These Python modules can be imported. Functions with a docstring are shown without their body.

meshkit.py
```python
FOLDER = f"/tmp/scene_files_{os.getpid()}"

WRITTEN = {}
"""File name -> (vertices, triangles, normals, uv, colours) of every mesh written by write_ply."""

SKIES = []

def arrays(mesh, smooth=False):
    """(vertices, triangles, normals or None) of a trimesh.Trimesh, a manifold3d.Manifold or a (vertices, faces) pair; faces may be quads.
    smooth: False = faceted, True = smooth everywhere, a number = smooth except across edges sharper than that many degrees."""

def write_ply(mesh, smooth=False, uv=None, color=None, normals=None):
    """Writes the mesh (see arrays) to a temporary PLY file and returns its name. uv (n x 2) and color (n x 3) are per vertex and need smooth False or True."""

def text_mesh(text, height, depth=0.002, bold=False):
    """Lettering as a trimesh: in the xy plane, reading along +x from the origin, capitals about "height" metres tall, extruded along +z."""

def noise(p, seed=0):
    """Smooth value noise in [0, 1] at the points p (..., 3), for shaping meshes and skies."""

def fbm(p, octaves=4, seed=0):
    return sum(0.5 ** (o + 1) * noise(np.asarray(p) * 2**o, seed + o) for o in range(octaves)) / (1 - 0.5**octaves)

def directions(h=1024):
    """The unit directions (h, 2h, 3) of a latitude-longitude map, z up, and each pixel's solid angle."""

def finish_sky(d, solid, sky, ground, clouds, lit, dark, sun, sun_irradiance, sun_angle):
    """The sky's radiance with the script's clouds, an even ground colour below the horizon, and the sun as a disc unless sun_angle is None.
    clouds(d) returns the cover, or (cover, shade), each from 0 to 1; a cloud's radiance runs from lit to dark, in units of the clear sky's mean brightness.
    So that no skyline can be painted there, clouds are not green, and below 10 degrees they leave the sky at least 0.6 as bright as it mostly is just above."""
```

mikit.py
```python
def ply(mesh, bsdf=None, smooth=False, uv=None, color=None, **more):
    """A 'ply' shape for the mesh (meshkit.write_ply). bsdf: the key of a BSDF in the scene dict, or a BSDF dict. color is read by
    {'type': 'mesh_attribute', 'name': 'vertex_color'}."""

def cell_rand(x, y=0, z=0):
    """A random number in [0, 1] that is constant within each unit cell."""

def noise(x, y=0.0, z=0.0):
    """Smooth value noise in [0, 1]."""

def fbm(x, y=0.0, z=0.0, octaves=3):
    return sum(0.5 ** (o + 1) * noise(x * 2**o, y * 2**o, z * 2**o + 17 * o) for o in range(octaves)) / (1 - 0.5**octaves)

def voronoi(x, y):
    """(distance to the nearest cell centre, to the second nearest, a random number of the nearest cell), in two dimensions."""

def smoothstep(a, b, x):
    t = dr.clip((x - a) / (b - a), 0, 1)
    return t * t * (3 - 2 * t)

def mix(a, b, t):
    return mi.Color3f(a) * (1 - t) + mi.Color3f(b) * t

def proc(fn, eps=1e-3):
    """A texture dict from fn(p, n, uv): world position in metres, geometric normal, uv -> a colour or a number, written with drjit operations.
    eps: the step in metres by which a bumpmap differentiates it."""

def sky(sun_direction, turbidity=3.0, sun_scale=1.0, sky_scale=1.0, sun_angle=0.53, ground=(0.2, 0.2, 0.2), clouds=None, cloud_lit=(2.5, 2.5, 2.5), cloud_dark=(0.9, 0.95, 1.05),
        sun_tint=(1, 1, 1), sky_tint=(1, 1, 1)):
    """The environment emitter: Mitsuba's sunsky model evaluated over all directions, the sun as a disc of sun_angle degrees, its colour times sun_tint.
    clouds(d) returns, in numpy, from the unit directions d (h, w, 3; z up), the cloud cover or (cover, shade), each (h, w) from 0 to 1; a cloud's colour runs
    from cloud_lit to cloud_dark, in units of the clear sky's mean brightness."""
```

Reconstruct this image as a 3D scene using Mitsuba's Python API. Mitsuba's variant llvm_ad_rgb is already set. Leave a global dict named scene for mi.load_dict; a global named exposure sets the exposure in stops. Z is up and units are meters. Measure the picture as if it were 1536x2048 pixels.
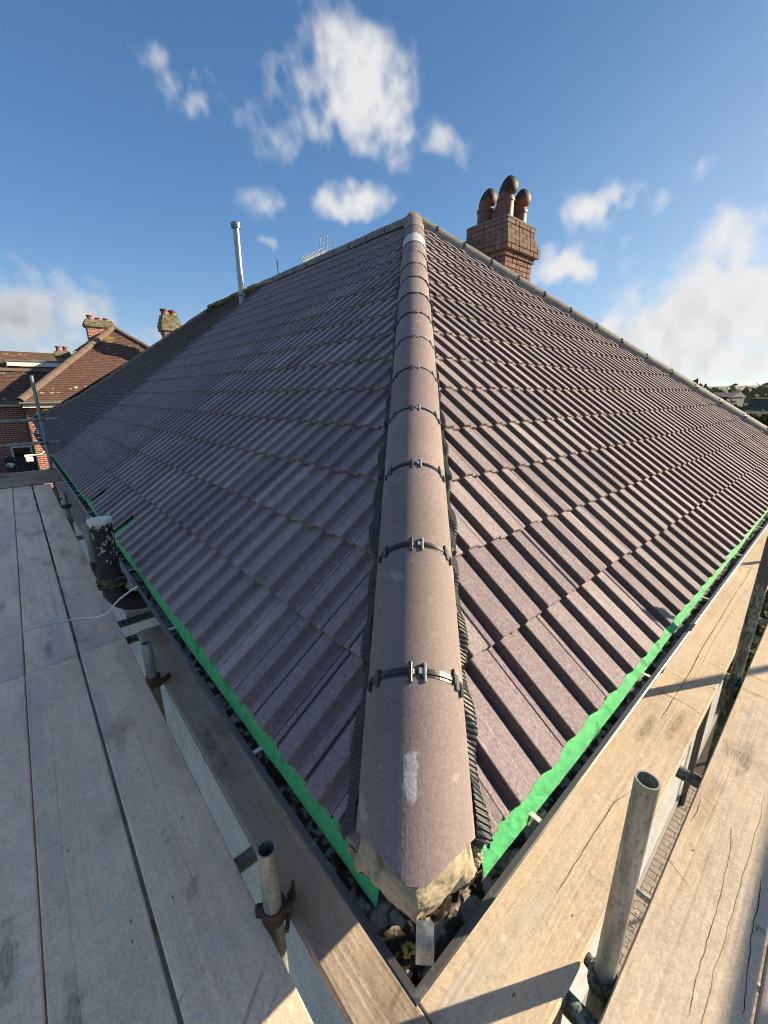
import math
import numpy as np, trimesh
import drjit as dr
import mitsuba as mi
import mikit, meshkit
from mikit import proc, noise, fbm, voronoi, cell_rand, smoothstep, mix

T = mi.ScalarTransform4f
scene, labels = {}, {}

# ------------------------------------------------------------------ camera, sky, exposure
CAM = np.array([-0.4265, -0.3891, 1.0364])
YAW, PITCH, ROLL = 0.8468, 0.2810, 0.0034
FWD = np.array([math.cos(PITCH) * math.cos(YAW), math.cos(PITCH) * math.sin(YAW), -math.sin(PITCH)])
RGT = np.array([math.sin(YAW), -math.cos(YAW), 0.0])
UPV = math.sin(ROLL) * RGT - math.cos(ROLL) * np.cross(FWD, RGT)
scene['camera'] = {'type': 'perspective', 'fov': 2 * math.degrees(math.atan(768 / 818.3)), 'fov_axis': 'x',
                   'near_clip': 0.02, 'far_clip': 20000.0,
                   'to_world': T().look_at(origin=CAM.tolist(), target=(CAM + FWD).tolist(), up=UPV.tolist())}
exposure = 2.4
AZ, EL = math.radians(-28.5), math.radians(24)
SUN = [math.cos(EL) * math.cos(AZ), math.cos(EL) * math.sin(AZ), math.sin(EL)]

# clouds: direction (azimuth, elevation), widths in degrees, strength
PUFFS = [(51.4, 30.2, 3.5, 2.7, 1.0), (54.9, 33.6, 2.2, 2.3, .70), (49.4, 28.8, 2.3, 1.7, .95), (59.5, 31.0, 2.6, 2.8, .30),
         (61.0, 26.8, 2.8, 2.2, .28), (55.6, 27.6, 2.4, 2.0, .58), (47.3, 27.0, 1.7, 1.5, .62), (45.0, 25.2, 3.6, 1.3, .45),
         (41.9, 24.7, 1.8, .9, .55), (69.5, 28.2, 2.8, 1.2, .42), (72.0, 29.4, 1.6, 1.0, .40), (66.4, 27.2, 2.0, 1.1, .32),
         (51.2, 21.1, 2.8, 1.0, .92), (53.2, 21.7, 1.6, .8, .7), (48.4, 20.6, 1.6, .7, .6), (62.0, 19.6, 3.6, 1.4, .34),
         (63.8, 16.5, 2.4, .5, .42), (24.4, 18.6, 2.0, 1.3, .95), (22.3, 19.0, 1.2, .9, .6), (27.2, 13.2, 2.8, 1.3, 1.05),
         (24.2, 12.8, 2.0, .8, .7), (20.4, 15.0, 1.3, 1.4, .5), (18.0, 18.2, 1.6, 1.0, .45), (10.4, 13.5, 2.8, 1.6, 1.0),
         (13.0, 14.5, 1.8, 1.0, .6), (17.2, 10.9, 1.5, .6, .5), (14.6, 19.8, 1.4, .9, .35), (9.0, 8.6, 6.5, 3.4, 1.3),
         (20.4, 6.9, 2.2, 1.3, 1.2), (17.2, 6.4, 3.0, 1.4, 1.2), (12.8, 6.0, 5.0, 2.2, 1.2), (14.0, 3.0, 8.0, 1.4, .9),
         (85.5, 8.6, 4.2, 1.7, .95), (88.0, 6.4, 5.5, 1.6, .9), (80.8, 9.6, 2.2, .9, .5), (77.0, 7.4, 3.0, 1.2, .55),
         (88.5, 11.6, 2.2, 1.2, .5), (86.0, 3.8, 7.0, 1.4, .8)]


def clouds(d):
    az = np.degrees(np.arctan2(d[..., 1], d[..., 0]))
    el = np.degrees(np.arcsin(np.clip(d[..., 2], -1, 1)))
    w1 = meshkit.fbm(d * 9.0 + 5, 3, 1) - .5
    w2 = meshkit.fbm(d * 9.0 + 31, 3, 7) - .5
    n = meshkit.fbm(d * 22 + 3, 5, 3)
    n2 = meshkit.fbm(d * [48, 48, 20] + 9, 4, 11)
    a2, e2 = az + 5.5 * w1 + 2.0 * (n - .5), el + 4.5 * w2 + 1.6 * (n2 - .5)
    dens = np.zeros(az.shape)
    for (a, e, sa, se, k) in PUFFS:
        da = (a2 - a + 180) % 360 - 180
        dens = np.maximum(dens, k * np.exp(-.5 * ((da / sa) ** 2 + ((e2 - e) / se) ** 2))) + .25 * k * np.exp(-.5 * ((da / sa / 1.3) ** 2 + ((e2 - e) / se / 1.3) ** 2))
    band = np.clip((13 - el) / 9, 0, 1) * np.clip((meshkit.fbm(d * [7, 7, 16] + 2, 4, 21) - .42) * 3.2, 0, 1)
    front = np.exp(-.5 * ((az - 48) / 25) ** 2)          # clear stretch of sky behind the roof
    dens = np.maximum(dens, band * (1 - .8 * front))
    # fair weather clouds over the unseen sky, cover raised for whiter fill light
    rest_ = np.clip((meshkit.fbm(d * [5, 5, 6.5] + 12, 4, 33) - .47) * 5.0, 0, 1.1) * np.clip((el - 4) / 8, 0, 1)
    off = np.clip((np.abs((az - 48 + 180) % 360 - 180) - 42) / 12, 0, 1)
    dens = np.maximum(dens, rest_ * np.maximum(off, np.clip((el - 36) / 8, 0, 1)))
    fine = meshkit.fbm(d * [30, 30, 22] + 7, 6, 41)
    wisp = 1 - np.abs(2 * meshkit.fbm(np.stack([d[..., 0] * 26 + 9 * d[..., 2], d[..., 1] * 26, d[..., 2] * 11], -1), 5, 17) - 1)
    val = dens * .80 + np.clip(dens * 2.4, 0, 1) * (1.15 * (n - .5) + 1.1 * (fine - .5) + .60 * (wisp - .80))
    t = np.clip((val - .22) / .92, 0, 1)
    cover = (.55 * t + .45 * t * t * (3 - 2 * t)) * .97
    veil = .24 * np.exp(-.5 * ((((az - 4 + 180) % 360 - 180) / 15) ** 2 + ((el - 9) / 13) ** 2)) + .34 * np.exp(-((el / 8) ** 2))
    cover = np.clip(cover + (1 - cover) * veil, 0, 1)
    dist = np.abs((az - math.degrees(AZ) + 180) % 360 - 180)
    grey = .7 * np.clip((dist - 95) / 25, 0, 1) * np.clip((17 - el) / 4, 0, 1)
    under = np.clip((n2 - .40) * 3.0, 0, 1) * np.clip((12 - el) / 5, 0, 1)
    shade = np.clip(.04 + .80 * grey * np.clip(.3 + 1.4 * (meshkit.fbm(d * 16 + 40, 3, 5) - .3), 0, 1) + .25 * under, 0, 1)
    return cover, shade


scene['sky'] = mikit.sky(SUN, turbidity=2.6, sun_scale=1.65, sky_scale=.74, clouds=clouds, cloud_lit=(2.9, 2.9, 2.9), cloud_dark=(.95, 1.05, 1.18),
                         sun_tint=(.94, 1.0, 1.10), sky_tint=(.68, .985, 1.27))
labels['sky'] = {'kind': 'structure'}

# ------------------------------------------------------------------ helpers
used = set()


def key_for(name, parent=None):
    base = f'{parent}__{name}' if parent else name
    k, i = base, 0
    while k in used:
        i += 1
        k = f'{base}_{i:03d}'
    used.add(k)
    return k


def put(name, mesh, m, parent=None, smooth=False, uv=None, color=None, to=None, **tags):
    k = key_for(name, parent)
    d = dict(mesh) if isinstance(mesh, dict) else mikit.ply(mesh, m, smooth=smooth, uv=uv, color=color)
    if to is not None:
        d['to_world'] = T(to) if not isinstance(to, mi.ScalarTransform4f) else to
    scene[k] = d
    if tags:
        labels[k] = tags
    return k


def thing(name, label, category, group=None):
    k = key_for(name)
    labels[k] = {'label': label, 'category': category}
    if group:
        labels[k]['group'] = group
    return k


def tm(v, f):
    return trimesh.Trimesh(np.asarray(v, float), np.asarray(f, int), process=False)


def cat(ms):
    vs, fs, o = [], [], 0
    for m in ms:
        vs.append(np.asarray(m.vertices))
        fs.append(np.asarray(m.faces) + o)
        o += len(m.vertices)
    return tm(np.vstack(vs), np.vstack(fs))


def quads(q):
    q = np.asarray(q, int)
    return np.vstack([q[:, [0, 1, 2]], q[:, [0, 2, 3]]])


def box(x0, x1, y0, y1, z0, z1):
    v = [[x, y, z] for z in (z0, z1) for (x, y) in ((x0, y0), (x1, y0), (x1, y1), (x0, y1))]
    return tm(v, quads([[3, 2, 1, 0], [4, 5, 6, 7], [0, 1, 5, 4], [1, 2, 6, 5], [2, 3, 7, 6], [3, 0, 4, 7]]))


def bevel_box(x0, x1, y0, y1, z0, z1, b=.004):
    """box whose top and bottom edges and uprights are chamfered"""
    v, f = [], []
    rings = [(z0, b), (z0 + b, 0), (z1 - b, 0), (z1, b)]
    for z, i in rings:
        c = b
        X0, X1, Y0, Y1 = x0 + i, x1 - i, y0 + i, y1 - i
        v += [[X0 + c, Y0, z], [X1 - c, Y0, z], [X1, Y0 + c, z], [X1, Y1 - c, z], [X1 - c, Y1, z], [X0 + c, Y1, z], [X0, Y1 - c, z], [X0, Y0 + c, z]]
    for r in range(3):
        for i in range(8):
            j = (i + 1) % 8
            f.append([r * 8 + i, r * 8 + j, r * 8 + 8 + j, r * 8 + 8 + i])
    fs = [quads(f)]
    fs.append(np.array([[0, i + 1, i] for i in range(1, 7)]))
    fs.append(np.array([[24, 24 + i, 24 + i + 1] for i in range(1, 7)]))
    return tm(v, np.vstack(fs))


def frame(a):
    a = np.asarray(a, float) / np.linalg.norm(a)
    x = np.cross(a, [0, 0, 1] if abs(a[2]) < .9 else [1, 0, 0])
    x /= np.linalg.norm(x)
    return x, np.cross(a, x), a


def sweep(path, radii, n=16, inner=None, caps=True):
    """tube along a path; inner = inner radius for an open tube"""
    path = np.asarray(path, float)
    radii = np.broadcast_to(radii, len(path)).astype(float)
    tan = np.gradient(path, axis=0)
    x, y, _ = frame(tan[0])
    ang = np.arange(n) * 2 * np.pi / n
    rings = []
    for p, r, t in zip(path, radii, tan):
        t = t / np.linalg.norm(t)
        x = x - t * (x @ t)
        x /= np.linalg.norm(x)
        y = np.cross(t, x)
        rings.append(p + r * (np.cos(ang)[:, None] * x + np.sin(ang)[:, None] * y))
    def skin(rs, flip=False):
        v = np.vstack(rs)
        q = []
        for k in range(len(rs) - 1):
            for i in range(n):
                j = (i + 1) % n
                q.append([k * n + i, k * n + j, (k + 1) * n + j, (k + 1) * n + i])
        q = np.array(q)
        return tm(v, quads(q[:, ::-1] if flip else q))
    if inner is None:
        m = skin(rings)
        if caps:
            v = np.vstack([m.vertices, path[:1], path[-1:]])
            c0, c1 = len(v) - 2, len(v) - 1
            k = (len(rings) - 1) * n
            f = [[c0, (i + 1) % n, i] for i in range(n)] + [[c1, k + i, k + (i + 1) % n] for i in range(n)]
            m = tm(v, np.vstack([m.faces, f]))
        return m
    inn = [p + (r - p) * inner for p, r in zip(path, rings)]
    ends = []
    for o, i_, fl in ((rings[0], inn[0], True), (rings[-1], inn[-1], False)):
        q = np.array([[i, (i + 1) % n, n + (i + 1) % n, n + i] for i in range(n)])
        ends.append(tm(np.vstack([o, i_]), quads(q[:, ::-1] if fl else q)))
    return cat([skin(rings), skin(inn, True)] + ends)


def lathe(prof, n=24):
    prof = np.asarray(prof, float)
    a = np.arange(n) * 2 * np.pi / n
    v = np.vstack([np.stack([r * np.cos(a), r * np.sin(a), a * 0 + z], 1) for r, z in prof])
    q = [[k * n + i, k * n + (i + 1) % n, (k + 1) * n + (i + 1) % n, (k + 1) * n + i] for k in range(len(prof) - 1) for i in range(n)]
    return tm(v, quads(q))


def extrude(profile, axis, a, b, closed=True):
    """profile (n,2) of the two other axes (in x,y,z order), extruded along axis from a to b"""
    profile = np.asarray(profile, float)
    n = len(profile)
    v = []
    for t in (a, b):
        for p in profile:
            tt = t(p) if callable(t) else t
            v.append([tt, p[0], p[1]] if axis == 0 else [p[0], tt, p[1]] if axis == 1 else [p[0], p[1], tt])
    q = [[i, (i + 1) % n, n + (i + 1) % n, n + i] for i in range(n if closed else n - 1)]
    return tm(v, quads(q))


def moved(m, off):
    return tm(np.asarray(m.vertices) + np.asarray(off, float), m.faces)


def xf(m, M):
    M = np.asarray(M, float)
    return tm(np.asarray(m.vertices) @ M[:3, :3].T + M[:3, 3], m.faces)


def cutaway(m, origin, normal):
    return trimesh.intersections.slice_mesh_plane(m, normal, origin, cap=False)


def blob(r, seed, sub=2, amp=.35, squash=1.):
    s = trimesh.creation.icosphere(subdivisions=sub, radius=1.)
    v = np.array(s.vertices)
    v = v * (1 + amp * 2 * (meshkit.fbm(v * 1.7 + seed * 3.1, 3, seed) - .5))[:, None] * r
    v[:, 2] *= squash
    return tm(v, s.faces)


rng = np.random.default_rng(7)

# ------------------------------------------------------------------ materials


def two(b):
    return {'type': 'twosided', 'bsdf': b}


def prin(col, rough=.8, spec=.3, metallic=0., **k):
    if callable(col):
        col = proc(col)
    elif not isinstance(col, dict):
        col = {'type': 'rgb', 'value': list(col)}
    if callable(rough):
        rough = proc(rough)
    d = {'type': 'principled', 'base_color': col, 'roughness': rough, 'specular': spec, **k}
    if metallic:
        d['metallic'] = metallic
    return d


def bump(b, fn, scale=1., eps=1e-3):
    return {'type': 'bumpmap', 'arbitrary': proc(fn, eps), 'scale': scale, 'bsdf': b}


def mat(name, b):
    scene['mat_' + name] = two(b)
    return 'mat_' + name


TANP = 0.7698
GA, TW, RP, TH, RH = .3438, .316, .158, .021, .0215
JO = .030                     # the tile starts this far past the end of a rib
ribs = [RP - .085 - JO, 2 * RP - .085 - JO]
U0R = .676 - .012 - .073 + JO - 4 * TW     # phase of the ribs along the sunny eave (measured)
U0L = .60
COSP = 1 / math.sqrt(1 + TANP ** 2)
SINP = TANP * COSP


def tile_color(tone, fine=True):
    tone = np.array(tone)

    def fn(p, n, uv):
        if fine:
            g1 = noise(p.x * 400, p.y * 400, p.z * 400)
            g2 = noise(p.x * 150, p.y * 150, p.z * 150)
        else:
            g1, g2 = mi.Float(.5), .25 + .5 * noise(p.x * 70, p.y * 70, p.z * 70)
        big = fbm(p.x * 2.3, p.y * 2.3, p.z * 2.3)
        k = .50 + .58 * g1 + .42 * g2 + .28 * (big - .5)
        c = mi.Color3f((tone * [1.02, .98, 1.0]).tolist()) * k
        c = mix(c, mi.Color3f(.30, .285, .265), smoothstep(.74, .86, g2) * .35)
        # pale bloom in patches drawn out down the slope
        along = dr.select(dr.abs(n.x) > dr.abs(n.y), p.y, p.x)
        st = fbm(along * 42, p.z * 5.0, 3) * .75 + .25 * noise(along * 150, p.z * 60)
        patch = smoothstep(.50, .66, fbm(p.x * 3.1, p.y * 3.1, p.z * 3.1 + 5))
        c = mix(c, mi.Color3f(.42, .41, .41), smoothstep(.58, .74, st) * patch * .60)
        # grime at the foot of each rib, deepened to paint in the rib shadows
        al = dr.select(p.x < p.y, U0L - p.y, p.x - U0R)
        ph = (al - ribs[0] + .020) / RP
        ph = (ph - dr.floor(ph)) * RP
        flank_shade = dr.select(p.x < p.y, .50, .10)
        grime_shade = smoothstep(-.004, .006, ph) * smoothstep(.038, .027, ph) + flank_shade * smoothstep(.086, .094, ph) * smoothstep(.138, .122, ph)
        c = mix(c, mi.Color3f(.068, .053, .050) * (.7 + .6 * g2), grime_shade * (.80 + .2 * big))
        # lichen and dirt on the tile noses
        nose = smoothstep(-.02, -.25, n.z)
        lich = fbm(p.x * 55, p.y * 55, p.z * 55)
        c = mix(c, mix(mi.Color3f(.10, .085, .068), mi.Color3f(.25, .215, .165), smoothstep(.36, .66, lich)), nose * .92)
        return c
    return fn


def grain_bump(p, n, uv):
    return .55 * noise(p.x * 330, p.y * 330, p.z * 330) + .45 * noise(p.x * 130, p.y * 130, p.z * 130)


TONES = [(.246, .214, .226), (.205, .177, .192), (.280, .247, .254), (.226, .195, .207)]
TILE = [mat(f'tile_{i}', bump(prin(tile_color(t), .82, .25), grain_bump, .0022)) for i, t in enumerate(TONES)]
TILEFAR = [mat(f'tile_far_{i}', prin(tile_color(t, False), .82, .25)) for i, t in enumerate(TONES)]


def hip_color(p, n, uv):
    g1 = noise(p.x * 420, p.y * 420, p.z * 420)
    g2 = noise(p.x * 190, p.y * 190, p.z * 190)
    k = .72 + .26 * g1 + .30 * g2 + .25 * (fbm(p.x * 4, p.y * 4, p.z * 4) - .5)
    c = mi.Color3f(.205, .167, .164) * k
    c = mix(c, mi.Color3f(.42, .40, .37), smoothstep(.64, .76, fbm(p.x * 16, p.y * 16, p.z * 26)) * .32)
    # one mortar splash on the lowest hip tile
    lat, lon = (p.x - p.y) * .7071 + .012, p.x * .6212 + p.y * .6212 + p.z * .478 - .232
    q = dr.sqrt(dr.square(lat * 26.) + dr.square(lon * 8.5)) + .60 * (fbm(p.x * 60, p.y * 60, p.z * 60) - .5)
    return mix(c, mi.Color3f(.44, .43, .42) * (.7 + .5 * g2), smoothstep(.50, .38, q) * .85)


M_HIP = mat('hip', bump(prin(hip_color, .75, .3), grain_bump, .0007))
M_HIPS = [M_HIP] + [mat(f'hip_{i}', prin(lambda p, n, uv, t=t: mi.Color3f(t) * (.66 + .30 * noise(p.x * 300, p.y * 300, p.z * 300) + .30 * noise(p.x * 120, p.y * 120, p.z * 120) + .30 * (fbm(p.x * 5, p.y * 5, p.z * 5) - .5)), .78, .25)) for i, t in enumerate([(.218, .178, .173), (.186, .150, .148), (.232, .190, .182)])]
M_HIPPALE = mat('hip_pale', bump(prin(lambda p, n, uv: mix(mi.Color3f(.34, .31, .28), mi.Color3f(.56, .53, .49), fbm(p.x * 22, p.y * 22, p.z * 40)), .8, .2), grain_bump, .001))
M_RIDGE = mat('ridge', prin(lambda p, n, uv: mix(mi.Color3f(.12, .117, .105), mi.Color3f(.27, .262, .24), fbm(p.x * 25, p.y * 25, p.z * 25)), .75, .25))
M_MORTAR = mat('mortar', bump(prin(lambda p, n, uv: mix(mi.Color3f(.33, .285, .205), mi.Color3f(.16, .14, .10), smoothstep(.50, .68, fbm(p.x * 26, p.y * 26, p.z * 26))) * (.75 + .5 * fbm(p.x * 90, p.y * 90, p.z * 90)), .9, .1),
                              lambda p, n, uv: fbm(p.x * 45, p.y * 45, p.z * 90), .008))
M_BLACK = mat('black_plastic', prin(lambda p, n, uv: mi.Color3f(.022, .024, .027) * (.8 + .6 * fbm(p.x * 30, p.y * 30, p.z * 30)), .38, .5))
M_ROLL = mat('roll', prin((.036, .043, .050), .52, .4))
M_GUTTER = mat('gutter', prin(lambda p, n, uv: mix(mi.Color3f(.018, .019, .023), mi.Color3f(.16, .16, .15), smoothstep(.64, .80, fbm(p.x * 34, p.y * 34, p.z * 40)) * .5 + smoothstep(.7, .95, n.z) * .30),  # upward faces lightened: dust on the rim with its highlight painted in
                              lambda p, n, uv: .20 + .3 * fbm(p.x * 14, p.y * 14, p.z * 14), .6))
M_PALEPLASTIC = mat('pale_plastic', prin((.55, .55, .53), .4, .5))


def felt_color(p, n, uv):
    f = fbm(p.x * 60, p.y * 60, p.z * 60)
    c = mi.Color3f(.075, .400, .150) * (.80 + .4 * f)
    dirt = smoothstep(.60, .72, fbm(p.x * 20, p.y * 20, p.z * 20 + 7))
    return mix(c, mi.Color3f(.02, .05, .03), dirt * .45)


M_FELT = mat('felt', bump(prin(felt_color, .7, .25), lambda p, n, uv: fbm(p.x * 28, p.y * 28, p.z * 28) + .15 * noise(p.x * 300, p.y * 300, p.z * 300), .010))
M_DEBRIS = mat('debris', prin(lambda p, n, uv: mix(mi.Color3f(.040, .033, .026), mix(mi.Color3f(.19, .165, .12), mi.Color3f(.40, .385, .35), noise(p.x * 90, p.y * 90, p.z * 90)), smoothstep(.42, .62, fbm(p.x * 40, p.y * 40, p.z * 40))), .95, .1))


def wood_color(base_a, base_b):
    def fn(p, n, uv):
        u, v = uv.x, uv.y
        bid = dr.floor(u / 20)
        r1, r2, r3 = cell_rand(bid, 3), cell_rand(bid, 5), cell_rand(bid, 9)
        c = mix(base_a, base_b, .25 + .5 * r1)
        warp = fbm(u * .7, v * 4, r2 * 40) * 1.6
        rings = noise(v * 120 + warp * 12, u * .5, 2)
        fine = noise(v * 480 + warp * 16, u * 6, 4)
        blot = fbm(u * 2.6, v * 5, r3 * 30, 4)
        gr_ = noise(u * 210, v * 330, 5)
        mot = fbm(u * 34, v * 46, r1 * 13)
        show = smoothstep(.42, .66, fbm(u * 1.3, v * 6, r1 * 21))
        c = c * (.53 + (.06 + .15 * show) * rings + .10 * fine + .40 * blot + .30 * gr_ + .22 * mot)
        c = mix(c, mi.Color3f(.43, .40, .365) * (.7 + .3 * gr_ + .3 * mot), smoothstep(.48, .66, fbm(u * 1.7, v * 7, r2 * 19 + 4)) * .5)
        # knots
        k1, k2, kw = voronoi(u * .95 + r3 * 7 + .12 * warp, v * 5.2 + r1 * 9)
        kk = smoothstep(.16, .02, k1 + .10 * (mot - .5)) * dr.select(kw > .70, 1., 0.)
        c = c * (1 - kk * (.38 + .10 * dr.sin(k1 * 120 + 4 * mot)))
        # mortar specks
        m1, m2, mw = voronoi(u * 13 + r1 * 5, v * 15 + r2 * 5)
        c = mix(c, mi.Color3f(.58, .56, .52), smoothstep(.16, .08, m1 + .12 * (gr_ - .5)) * dr.select(mw > .90, .75, 0.))
        # scuffs across the grain, mud and pale mortar marks
        sl = (r1 - .5) * 60
        sc = noise(u * 46 + v * sl + 6 * fbm(u * 2, v * 3, r2), v * 6 + r3 * 9, 8)
        c = c * (1 - .36 * smoothstep(.84, .95, sc) * smoothstep(.52, .66, fbm(u * 2.1, v * 9, r1 * 17)))
        pale = smoothstep(.62, .74, fbm(u * 7, v * 22, r2 * 9 + 3)) * .35
        c = mix(c, mi.Color3f(.50, .47, .43), pale)
        mud = smoothstep(.60, .76, fbm(u * 4.4, v * 10, r3 * 11 + 6)) * .45
        c = mix(c, c * mi.Color3f(.50, .46, .42), mud)
        # drying split wandering along the board, its inner shade painted as a dark line
        for o, th in ((0., .0011), (1., .0007)):
            vc = .03 + .16 * cell_rand(bid, 11 + o * 5) + .020 * (noise(u * 1.6, o * 9 + r1 * 50) - .5) + .006 * (noise(u * 21, o * 3) - .5)
            on = smoothstep(.56, .64, noise(u * .55 + r2 * 30, o * 7 + 2))
            c = c * (1 - .6 * on * smoothstep(th * 1.4, th * .4, dr.abs(v - vc)))
        # nail holes
        d1, d2, w = voronoi(u * 3.2, v * 8)
        c = c * (1 - .7 * smoothstep(.026, .012, d1) * dr.select(w > .72, 1., 0.))
        return c
    return fn


def wood_bump(p, n, uv):
    u, v = uv.x, uv.y
    return .35 * noise(v * 150 + 8 * fbm(u * .9, v * 5), u * 2) + .5 * fbm(u * 9, v * 36) + .35 * fbm(u * 50, v * 60, 3)


M_WOOD = mat('wood', bump(prin(wood_color((.52, .428, .318), (.47, .395, .305)), .88, .12), wood_bump, .0026))
M_WOODPALE = mat('wood_pale', bump(prin(wood_color((.69, .535, .400), (.62, .495, .385)), .88, .12), wood_bump, .0026))
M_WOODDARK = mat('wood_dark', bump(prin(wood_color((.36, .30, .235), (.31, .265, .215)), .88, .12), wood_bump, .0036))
def steel_color(p, n, uv):
    a_ = fbm(p.x * 60, p.y * 60, p.z * 7)
    st = noise(p.x * 260 + p.y * 90, p.y * 260, p.z * 16)
    sp = noise(p.x * 150, p.y * 150, p.z * 150)
    c = mix(mi.Color3f(.22, .23, .222), mi.Color3f(.42, .43, .41), smoothstep(.25, .75, a_)) * (.80 + .32 * st)
    c = mix(c, mi.Color3f(.52, .52, .49), smoothstep(.74, .84, sp) * smoothstep(.42, .6, fbm(p.x * 24, p.y * 24, p.z * 18)) * .7)
    c = mix(c, mi.Color3f(.12, .10, .085), smoothstep(.66, .82, noise(p.x * 170 + 4, p.y * 170, p.z * 70)) * .45)
    return mix(c, mi.Color3f(.14, .18, .17), smoothstep(.0, -.32, p.z) * .45 * smoothstep(-.9, -.5, p.z))


M_STEEL = mat('steel', prin(steel_color, lambda p, n, uv: .42 + .30 * fbm(p.x * 90, p.y * 90, p.z * 20), .5, .45))
M_STEELDARK = mat('steel_dark', prin(lambda p, n, uv: mix(mi.Color3f(.050, .058, .060), mi.Color3f(.17, .235, .225), smoothstep(.40, .72, .6 * fbm(p.x * 70, p.y * 70, p.z * 22) + .4 * noise(p.x * 190, p.y * 190, p.z * 60)) * smoothstep(.20, .12, p.z)),
                                     .45, .5, .25))
M_RUST = mat('rust', prin(lambda p, n, uv: mix(mi.Color3f(.040, .035, .032), mi.Color3f(.115, .070, .046), fbm(p.x * 60, p.y * 60, p.z * 60)), .7, .3, .2))
M_ALU = mat('flue_steel', prin((.34, .35, .355), .38, .5, .75))
M_WHITE = mat('white_paint', prin((.72, .72, .70), .45, .4))
M_DARK = mat('dark_void', prin((.012, .012, .012), .9, .1))


def pebble(p, n, uv):
    d1, d2, w = voronoi((p.x + p.y) * 95, p.z * 95)
    c = mix(mi.Color3f(.58, .58, .57), mi.Color3f(.90, .89, .87), w)
    c = c * (1 - .45 * smoothstep(.30, .75, d1))
    return c * (.78 + .35 * fbm(p.x * 6 + p.y * 6, p.z * 6))


M_PEBBLE = mat('pebbledash', bump(prin(pebble, .9, .1), lambda p, n, uv: -voronoi((p.x + p.y) * 95, p.z * 95)[0], .006))


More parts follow.
